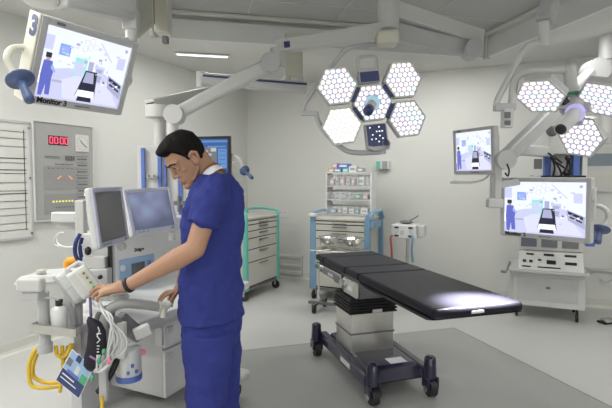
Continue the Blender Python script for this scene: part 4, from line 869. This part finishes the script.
# hand held patient monitor
t = thing('patient_monitor', 'tilted white patient monitor touched by the man\'s outstretched hand', 'patient monitor', at(78, 284, 2.08))
T = inv(t) @ pose(at(72, 287, 2.10), 20, -10, -32)
m = MB(T); m.b2((-.035, -.03, -.075), (.035, .04, .075)); m.build('rear_case', 'lgrey', t, .012, 3)
m = MB(T); m.b2((-.025, -.034, -.06), (.025, -.028, .06)); m.build('rear_panel', 'white', t, .002)
m = MB(T); m.b2((-.037, -.031, -.079), (-.029, .041, .079)); m.b2((-.031, -.0355, -.002), (.02, -.033, .002)); m.build('case_seam', 'grey', t)
T = inv(t) @ pose(at(84, 282, 2.05), 25, -10, -32)
m = MB(T); m.b2((-.045, -.03, -.065), (.045, .04, .065)); m.build('front_case', 'white', t, .012, 3)
m = MB(T); m.b2((.0, -.034, -.055), (.04, -.028, .045)); m.build('connector_panel', 'cream', t, .002); m = MB(T); m.b2((-.036, -.0315, -.05), (-.008, -.029, .05)); m.build('display_strip', 'lgrey', t)
for k, c in enumerate(('green', 'green', 'dgrey', 'dgrey')):
    m = MB(T); m.cyl((.02, -.032, -.04+k*.024), (.02, -.048, -.04+k*.024), .0055); m.build('connector', c, t)
m = MB(T); m.tube([(-.04, 0, .066), (-.03, 0, .085), (.03, 0, .085), (.04, 0, .066)], .008); m.build('carry_handle', 'white', t)
m = wmb(t); m.beam(at(70, 302, 2.1), at(86, 300, 2.12), .03, .025); m.build('bracket', 'grey', t, .005)
# cables, hoses as their own things
def hose(name, label, cat, paths, r, m_, group=None):
    P0 = paths[0][0]; t = thing(name, label, cat, P0)
    for i, p in enumerate(paths):
        m = wmb(t); m.tube(smooth(p, 8), r, 8); m.build('strand', m_, t)
    return t
hose('yellow_hose', 'coiled yellow hose hanging below the steel side tray at left', 'hose', [
    [at(41, 345, 2.1), at(34, 352, 2.1), at(29, 366, 2.1), at(31, 384, 2.1), at(42, 388, 2.1), at(58, 386, 2.12), at(70, 380, 2.12)],
    [at(44, 345, 2.13), at(37, 354, 2.13), at(33, 368, 2.13), at(35, 378, 2.13), at(50, 383, 2.13), at(64, 378, 2.13), at(66, 360, 2.13), at(68, 346, 2.13)],
    [at(56, 346, 2.08), at(57, 354, 2.08), at(62, 357, 2.08), at(68, 352, 2.08), at(71, 344, 2.08)],
    [at(62, 346, 2.1), at(63, 362, 2.1), at(62, 376, 2.1), at(60, 392, 2.1)], [at(72, 344, 2.1), at(72, 356, 2.1), at(68, 370, 2.1)]], .009, 'yellow')
hose('blue_hose', 'thick dark blue hose beside the left screen of the anaesthesia machine', 'hose', [[at(80, 234, 2.4), at(76, 242, 2.38), at(75, 252, 2.38), at(78, 260, 2.38), at(84, 264, 2.4)], [at(82, 238, 2.42), at(80, 248, 2.4), at(82, 260, 2.4)]], .010, 'bluehose')
hose('white_cable', 'thin white cable looping under the small white wall box', 'cable', [[at(60, 232, 2.5), at(55, 238, 2.5), at(56, 245, 2.5), at(68, 247, 2.45), at(82, 245, 2.4), at(88, 243, 2.4)], [at(64, 233, 2.5), at(60, 233, 2.5), at(57, 240, 2.5), at(62, 246, 2.47), at(84, 249, 2.4)]], .004, 'white')
t = thing('orange_elbow', 'orange elbow connector left of the blue hose', 'connector', at(70, 260, 2.45))
m = wmb(t); m.tube([at(68, 272, 2.45), at(68, 263, 2.45), at(70, 261, 2.45), at(78, 260, 2.45)], .022, 14); m.build('elbow', 'orange', t); m = wmb(t); m.beam(at(75, 262, 2.5), at(75, 292, 2.5), .06, .05); m.build('socket_block', 'white', t, .006)
t = thing('wall_bracket_box', 'white box on a bracket below the wall control panel', 'box', at(66, 217, 2.75))
m = wmb(t); m.beam(at(53.5, 217, 2.75), at(78, 217, 2.75), .06, .058); m.build('casing', 'white', t, .008, 3); m = wmb(t); m.beam(at(58, 224, 2.78), at(90, 226, 2.85), .05, .05); m.build('lower_casing', 'lgrey', t, .008)
m = wmb(t); m.ball(at(76, 218, 2.71), .007); m.build('button', 'dgrey', t)
m = wmb(t); m.beam(at(78, 200, 2.75), at(85, 262, 2.7), .05, .05); m.build('bracket_arm', 'lgrey', t, .006)
rn = random.Random(3); cab = []
for k in range(9):
    x0 = 103+rn.uniform(-4, 6); xs = 113+rn.uniform(-5, 12); Y_ = 1.93+rn.uniform(-.03, .03)
    cab.append([at(92+rn.uniform(0, 10), 300+rn.uniform(-4, 6), 2.0), at(x0+4, 316, Y_), at(xs, 336, Y_), at(xs-2+rn.uniform(-3, 3), 352, Y_), at(107+rn.uniform(-5, 4), 364, Y_), at(98+rn.uniform(-4, 5), 372, Y_), at(100+rn.uniform(-4, 4), 355, Y_)])
lead = hose('monitoring_leads', 'tangle of thin white monitoring leads hanging beside the purple bag', 'cable bundle', cab, .0034, 'white')
hose('monitoring_leads', 'thick violet lead hanging straight down from the patient monitor', 'cable', [[at(90, 297, 1.99), at(90.5, 306, 1.98), at(91, 320, 1.97)]], .006, mat('violet_lead', (.13, .08, .22), .5))
t = thing('lead_clips', 'small pink and green clips on the hanging white leads', 'clip', at(108, 362, 1.9))
for q, c in (((109, 361), 'pink'), ((99, 361), 'green'), ((104, 352), 'green'), ((92, 378), 'green')): m = wmb(t); m.ball(at(*q, 1.89), .009, 8, (1, 1, 1.5)); m.build('clip', c, t)
t = thing('purple_bag', 'long dark purple pouch with white script hanging from the patient monitor', 'pouch', at(96, 322, 1.95))
m = wmb(t); rings = []
for k, (x, y, w_) in enumerate(((91, 318, .012), (94, 322, .030), (97, 330, .036), (97, 345, .040), (94, 358, .040), (91, 366, .030), (89, 370, .012))): rings.append((at(x, y, 1.95), Vector((w_, 0, -.006)), Vector((0, .022 if w_ > .02 else .008, 0))))
m.ring(rings); m.build('pouch_body', 'bag', t)
m = wmb(t)
for (a, b) in (((98, 327), (99.5, 331)), ((99.5, 331), (97, 336)), ((97, 336), (100, 340)), ((100, 340), (97, 343)), ((96.5, 334), (101, 333.5)), ((97, 346), (99.5, 346)), ((97, 349), (99, 349)), ((97, 352), (99, 352))): m.tube([at(*a, 1.922), at(*b, 1.922)], .0022, 6)
m.build('script_print', 'paper', t)
m = wmb(t); m.tube([at(90, 356, 1.93), at(96, 360, 1.925), at(99, 356, 1.93)], .005); m.build('violet_trim', mat('violet_trim', (.30, .17, .36), .6), t)
t = thing('leaflet', 'dark blue and white printed leaflet hanging at an angle below the purple pouch', 'leaflet', at(75, 370, 1.95))
Q = [at(72, 349, 1.97), at(93.5, 368, 1.95), at(79, 399, 1.93), at(55.5, 380, 1.95)]
def lq(u, v, k=0): return Q[0]*(1-u)*(1-v)+Q[1]*u*(1-v)+Q[2]*u*v+Q[3]*(1-u)*v+Vector((0, -.0012*k, 0))
m = wmb(t); n_ = Vector((0, .003, 0)); m.add(Q+[p+n_ for p in Q], [(0, 1, 2, 3), (7, 6, 5, 4), (0, 4, 5, 1), (1, 5, 6, 2), (2, 6, 7, 3), (3, 7, 4, 0)], False); m.build('sheet', 'paper', t)
m = wmb(t); m.keep = True
for c, u0, v0, u1, v1, k in (('navy', .02, .58, .98, .98, 1), ('panelblue', .03, .02, .97, .57, .5), ('panelblue', .25, .2, .8, .55, 1), ('green', .72, .35, .97, .6, 2), ('dgrey', .05, .22, .25, .42, 2), ('navy', .3, .0, .5, .18, 1), ('lgrey', .45, .25, .6, .5, 2), ('paper', .1, .68, .6, .72, 2), ('paper', .1, .8, .75, .83, 2), ('blue', .2, .5, .7, .6, 2)):
    m.use(M[c]); m.add([lq(u0, v0, k), lq(u1, v0, k), lq(u1, v1, k), lq(u0, v1, k)], [(0, 1, 2, 3)], False)
m.build('printing', None, t)
# ================================================================== THE MAN
def fuse(mb, name, m_, parent, voxel, it=4, fac=.5):
    me = mb.mesh(name); o = bpy.data.objects.new(name+'_tmp', me); COL.objects.link(o)
    r = o.modifiers.new('r', 'REMESH'); r.mode = 'VOXEL'; r.voxel_size = voxel; r.use_smooth_shade = True
    s = o.modifiers.new('s', 'SMOOTH'); s.factor = fac; s.iterations = it
    dg = bpy.context.evaluated_depsgraph_get(); n = bpy.data.meshes.new_from_object(o.evaluated_get(dg)); bpy.data.objects.remove(o)
    n.materials.clear(); n.materials.append(M[m_] if isinstance(m_, str) else m_); n.name = name
    o = bpy.data.objects.new(name, n); COL.objects.link(o); o.parent = parent; return o
man = thing('person', 'dark-haired man in navy scrubs looking down and reaching to the patient monitor', 'person', (-.42, 2.22, 0))
fwd = Vector((-.95, .31, 0)).normalized(); left = Vector((0, 0, 1)).cross(fwd); up = Vector((0, 0, 1))
# head frame
hp, hy = rad(42), rad(34)
F = Vector((-math.cos(hp)*math.cos(hy), -math.cos(hp)*math.sin(hy), -math.sin(hp))); Uh = Vector((-math.sin(hp)*math.cos(hy), -math.sin(hp)*math.sin(hy), math.cos(hp))); Lh = Uh.cross(F)
HC = at(186.5, 159, 2.2)
HM = Matrix(((F.x, Lh.x, Uh.x, HC.x), (F.y, Lh.y, Uh.y, HC.y), (F.z, Lh.z, Uh.z, HC.z), (0, 0, 0, 1))) @ Matrix.Scale(.94, 4)
def hd(): return MB(inv(man) @ HM)
SL = at(214, 190, 2.06); EL = at(195, 249, 1.98); WR = at(126, 286.5, 2.0)       # left (near) arm
SR = at(208, 190, 2.40); ER = at(192, 250, 2.50); WR2 = at(181, 286, 2.42)     # right (far) arm
NB = at(214, 180, 2.23); PEL = at(212, 318, 2.22); HPL = at(208, 335, 2.13); HPR = at(217, 335, 2.31)
bd = wmb(man)
h = MB(HM)
hr = [(-.116, .082, .050, .020), (-.106, .091, .010, .034), (-.085, .090, -.03, .048), (-.058, .087, -.055, .057), (-.02, .084, -.085, .066), (.01, .083, -.097, .070), (.035, .090, -.102, .073), (.065, .084, -.100, .073), (.09, .065, -.085, .060), (.108, .03, -.05, .038), (.117, .0, -.02, .014)]
rings = [((( a+b)/2, 0, z), ((a-b)/2, 0, 0), (0, w, 0)) for z, a, b, w in hr]
h.ring(rings)
h.chain([((.084, 0, .022), .009), ((.098, 0, -.010), .010), ((.104, 0, -.027), .0110)])
for s in (-1, 1):
    h.ball((.092, s*.012, -.031), .009, 8); h.chain([((.088, s*.010, .034), .009), ((.080, s*.035, .038), .009), ((.066, s*.055, .030), .008)])
    h.ball((.050, s*.036, -.018), .020, 8); h.chain([((.082, s*.018, .0175), .006), ((.081, s*.031, .021), .0065), ((.070, s*.046, .016), .006)])
    h.chain([((.078, s*.02, -.001), .005), ((.078, s*.03, -.003), .005), ((.070, s*.043, .0), .005)])
    ear = [((-.012, s*.074, -.025), .007), ((.002, s*.073, -.028), .007), ((.004, s*.074, -.008), .005), ((.0, s*.077, .008), .005)]
    h.chain(ear); h.chain([((-.012, s*.077, -.032), .0085), ((-.026, s*.089, -.008), .007), ((-.029, s*.094, .014), .007), ((-.014, s*.092, .029), .007), ((.005, s*.083, .022), .0065), ((.006, s*.076, .004), .006)])
    h.chain([((-.01, s*.076, -.018), .009), ((-.013, s*.077, .012), .008)])
h.chain([((.086, -.022, -.061), .005), ((.094, -.006, -.058), .007), ((.094, .006, -.058), .007), ((.086, .022, -.061), .005)])
h.chain([((.084, -.018, -.071), .006), ((.0925, 0, -.0725), .009), ((.084, .018, -.071), .006)])
h.ball((.084, 0, -.100), .020, 8, (1, 1.2, .9)); 
for s in (-1, 1): h.chain([((.05, s*.043, -.085), .010), ((.0, s*.053, -.058), .009)])
bd.v += [inv(man) @ v for v in h.v]; bd.f += h.f; bd.mi += [0]*len(h.f); bd.sm += h.sm
# neck
n0 = HM @ Vector((-.045, 0, -.03)); n1 = HM @ Vector((-.035, 0, -.10))
bd.chain([(n0, .054), (n1, .054), ((n1+NB)/2+Vector((0, 0, .01)), .055), (NB, .058)], 18)
# trunk (inside the clothes)
def tr(P, a, b): return (P, fwd*a, left*b)
bd.ring([tr(at(212, 335, 2.22), .08, .11), tr(PEL, .08, .11), tr(at(212, 285, 2.22), .085, .115), tr(at(213, 250, 2.22), .09, .125), tr(at(214, 215, 2.22), .095, .13), tr(at(215, 195, 2.22), .075, .11), tr(at(214, 182, 2.22), .05, .07)])
# arms
def limb(m, pts): m.chain(pts, 16)
limb(bd, [(SL.lerp(EL, .12), .046), (SL.lerp(EL, .35), .047), (SL.lerp(EL, .8), .043), (EL, .042), (EL.lerp(WR, .25), .044), (EL.lerp(WR, .6), .034), (WR, .026)])
limb(bd, [(SR.lerp(ER, .12), .046), (SR.lerp(ER, .5), .046), (ER, .041), (ER.lerp(WR2, .3), .043), (WR2, .027)])
def finger(m, pts, r): m.chain([(p, r*(1-.12*i)) for i, p in enumerate(pts)], 10)
# left hand: palm + fingers reaching for the connector
Yd = 2.0
def hA(x, y, dy=0): return at(x, y, Yd+dy)
bd.chain([(WR, .026), (hA(120, 286.5), .027)]); bd.ring([(hA(122, 287), Vector((0, .030, .006)), Vector((0, 0, .020))), (hA(115, 288), Vector((0, .040, .006)), Vector((0, 0, .021))), (hA(107, 289.5), Vector((0, .043, .006)), Vector((0, 0, .018))), (hA(102, 290.5), Vector((0, .038, .005)), Vector((0, 0, .012)))])
finger(bd, [hA(105, 286, .03), hA(98, 286, .035), hA(93.5, 289, .03), hA(90.5, 292, .02)], .0095)
finger(bd, [hA(104, 288, .005), hA(97, 288, .005), hA(92, 291.5, 0), hA(90, 295.5, -.005)], .0098)
finger(bd, [hA(104, 290.5, -.015), hA(98, 291.5, -.02), hA(93.5, 295.5, -.02), hA(93, 299, -.02)], .0094)
finger(bd, [hA(105, 293, -.03), hA(100, 295.5, -.038), hA(97, 299, -.038), hA(97.5, 301.5, -.035)], .0085)
finger(bd, [hA(117, 289, .035), hA(108, 294, .05), hA(101, 295.5, .045), hA(95, 295, .035)], .0108)
# right hand, resting on the hose connector
Ye = 2.30
def hB(x, y, dy=0): return at(x, y, Ye+dy)
bd.chain([(WR2, .027), (hB(179, 289), .026)]); bd.ring([(hB(181, 287), Vector((.006, .032, 0)), Vector((.010, 0, .018))), (hB(176, 290), Vector((.004, .042, 0)), Vector((.008, 0, .020))), (hB(171, 293), Vector((.0, .042, 0)), Vector((.006, 0, .016)))])
finger(bd, [hB(172, 291, .03), hB(166, 292, .035), hB(161, 296, .03), hB(158.5, 300.5, .02)], .0095)
finger(bd, [hB(172, 293, .01), hB(166, 295, .01), hB(162, 299, .005), hB(160, 303.5, 0)], .0095)
finger(bd, [hB(173, 295, -.012), hB(169, 298, -.015), hB(167, 303, -.015), hB(166, 306, -.015)], .0092)
finger(bd, [hB(175, 296, -.03), hB(173, 300, -.035), hB(172, 304, -.035), hB(172, 306.5, -.03)], .0085)
finger(bd, [hB(178, 291, -.03), hB(174, 296, -.055), hB(171, 301, -.06), hB(169, 304, -.055)], .0105)
# legs down to the ankles
KL = at(206, 412, 2.14); KR = at(222, 410, 2.34); 
AL = Vector((KL.x+.03, KL.y, .09)); AR = Vector((KR.x+.05, KR.y+.02, .09))
limb(bd, [(HPL, .06), (KL, .05), (KL.lerp(AL, .3), .055), (AL, .035)]); limb(bd, [(HPR, .06), (KR, .05), (KR.lerp(AR, .3), .055), (AR, .035)])
body = fuse(bd, 'body', 'skin', man, .0035, 3)
# eyes, brows, lips, nails
for s in (-1, 1):
    m = hd(); m.ball((.073, s*.031, .009), .0105, 8); e = m.build('eye', 'eye', man); m = hd(); m.ball((.0795, s*.032, .006), .0048, 6); m.build('iris', 'black', e)
    m = hd(); m.chain([((.0965, s*.012, .030), .0035), ((.0905, s*.032, .037), .0045), ((.074, s*.056, .030), .003)]); m.build('eyebrow', 'hair', man)
    m = hd(); m.tube([(.086, s*.018, .0105), (.086, s*.031, .013), (.076, s*.045, .009)], .0018, 6); m.build('eyelash', 'hair', man)
m = hd(); m.chain([((.0895, -.018, -.0655), .003), ((.099, 0, -.0655), .0045), ((.0895, .018, -.0655), .003)]); m.build('lips', 'lip', man)
# hair: full scalp shell that dives under the skin outside the hairline
def sst(a, b, x): t_ = max(0, min(1, (x-a)/(b-a))); return t_*t_*(3-2*t_)
m = hd(); vs = []; fs = []; NU, NV = 90, 56
for i in range(NV+1):
    th = math.pi*i/NV
    for j in range(NU):
        ph = 2*math.pi*j/NU; dx, dy, dz = math.sin(th)*math.cos(ph), math.sin(th)*math.sin(ph), math.cos(th)
        x, y, z = -.006+.098*dx, .0745*dy, .028+.092*dz
        front = max(0, dx)
        zl = -.078 + .108*sst(-.44, -.16, dx) - .030*sst(.0, .12, dx)*(1-sst(.20, .34, dx)) + (.048*sst(.25, .60, dx) if dx > 0 else 0)   # hairline height
        k = sst(zl-.012, zl+.010, z)
        th_ = .009+.014*sst(.0, .9, dz)+.020*sst(.3, .9, dx)*sst(.0, .6, dz)
        nn = noise.noise(Vector((x*38, y*38, z*38)))*.004+noise.noise(Vector((x*110, y*90, z*110)))*.0022
        r_ = (th_+nn)*k - .028*(1-k)
        vs.append((x+dx*r_, y+dy*r_, z+dz*r_))
for i in range(NV):
    for j in range(NU): fs.append((i*NU+j, (i+1)*NU+j, (i+1)*NU+(j+1) % NU, i*NU+(j+1) % NU))
m.add(vs, fs, True); m.build('hair', 'hair', man)
# scrub top
st = wmb(man)
st.ring([tr(at(212, 316, 2.22), .142, .195), tr(at(212, 300, 2.22), .138, .188), tr(at(211.5, 275, 2.22), .128, .176), tr(at(212, 250, 2.22), .124, .174), tr(at(213.5, 225, 2.22), .132, .186), tr(at(215.5, 205, 2.22), .128, .188), tr(at(217, 190, 2.225), .108, .172), tr(at(217, 181, 2.23), .086, .125), tr(at(214, 174, 2.23), .066, .082)])
CU_ = SL.lerp(EL, .62); CU2 = SR.lerp(ER, .62)
st.chain([(SL+Vector((0, .04, .004)), .068), (SL.lerp(EL, .2), .072), (SL.lerp(EL, .45), .070)], 20); st.tube([SL.lerp(EL, .42), CU_], [.070, .074], 24)
st.chain([(SR-Vector((0, .03, 0)), .066), (SR.lerp(ER, .3), .068)], 20); st.tube([SR.lerp(ER, .3), CU2], [.068, .070], 24)
top = fuse(st, 'scrub_top', 'scrub', man, .007, 5)
tx = bpy.data.textures.new('cloth_folds', 'CLOUDS'); tx.noise_scale = .085; tx.noise_depth = 2
dm = top.modifiers.new('folds', 'DISPLACE'); dm.texture = tx; dm.strength = .034; dm.mid_level = .5; dm.texture_coords = 'LOCAL'
# white undershirt edge and lanyard at the neck
m = wmb(man); 
nk = at(210.5, 174.5, 2.225); ax = (n1-NB).normalized(); q = ax.to_track_quat('Z', 'Y').to_matrix()
m.lathe([(.066, -.03), (.0605, .0), (.0585, .005), (.054, .005)], nk, q, 32); m.build('undershirt_collar', 'paper', man)
m = wmb(man); m.tube([nk+q @ Vector((.061*math.cos(a), .061*math.sin(a), .009+.004*math.sin(a*2))) for a in [i*math.pi/16 for i in range(33)]], .0028, 6); m.build('neck_cord', mat('brown_cord', (.2, .1, .05), .6), man)
m = wmb(man); wd_ = (EL-WR).normalized(); c = WR+wd_*.012; q = wd_.to_track_quat('Z', 'Y').to_matrix()
m.lathe([(.026, -.008), (.032, -.008), (.033, 0), (.032, .008), (.026, .008)], c, q, 28); m.build('wristband', 'black', man)
# trousers
tm = wmb(man)
tm.ring([tr(at(212, 345, 2.22), .110, .165), tr(at(212, 330, 2.22), .128, .178), tr(at(212, 312, 2.22), .126, .176), tr(at(212, 300, 2.22), .118, .165)])
def leg_ring(P, r, a=1.0): return (P, fwd*r*a, left*r)
for (Hh, Kk, Aa, o_) in ((HPL, KL, AL, -1), (HPR, KR, AR, 1)):
    tm.ring([leg_ring(Hh+Vector((0, 0, .02)), .112, 1.05), leg_ring(Hh.lerp(Kk, .35), .105, 1.05), leg_ring(Hh.lerp(Kk, .7), .094), leg_ring(Kk, .088), leg_ring(Kk.lerp(Aa, .4), .085), leg_ring(Kk.lerp(Aa, .85), .078), leg_ring(Vector((Aa.x, Aa.y, .06)), .080)])
tro = fuse(tm, 'trousers', 'scrub', man, .007, 5)
dm = tro.modifiers.new('folds', 'DISPLACE'); dm.texture = tx; dm.strength = .022; dm.mid_level = .5; dm.texture_coords = 'LOCAL'
for Aa in (AL, AR):
    m = wmb(man); c = Aa+fwd*.05; m.ring([(Vector((c.x, c.y, 0.0)), fwd*.135, left*.045), (Vector((c.x, c.y, .03)), fwd*.138, left*.047), (Vector((c.x, c.y, .05))-fwd*.01, fwd*.12, left*.043), (Vector((c.x, c.y, .08))-fwd*.05, fwd*.07, left*.036)]); m.build('shoe', 'white', man)
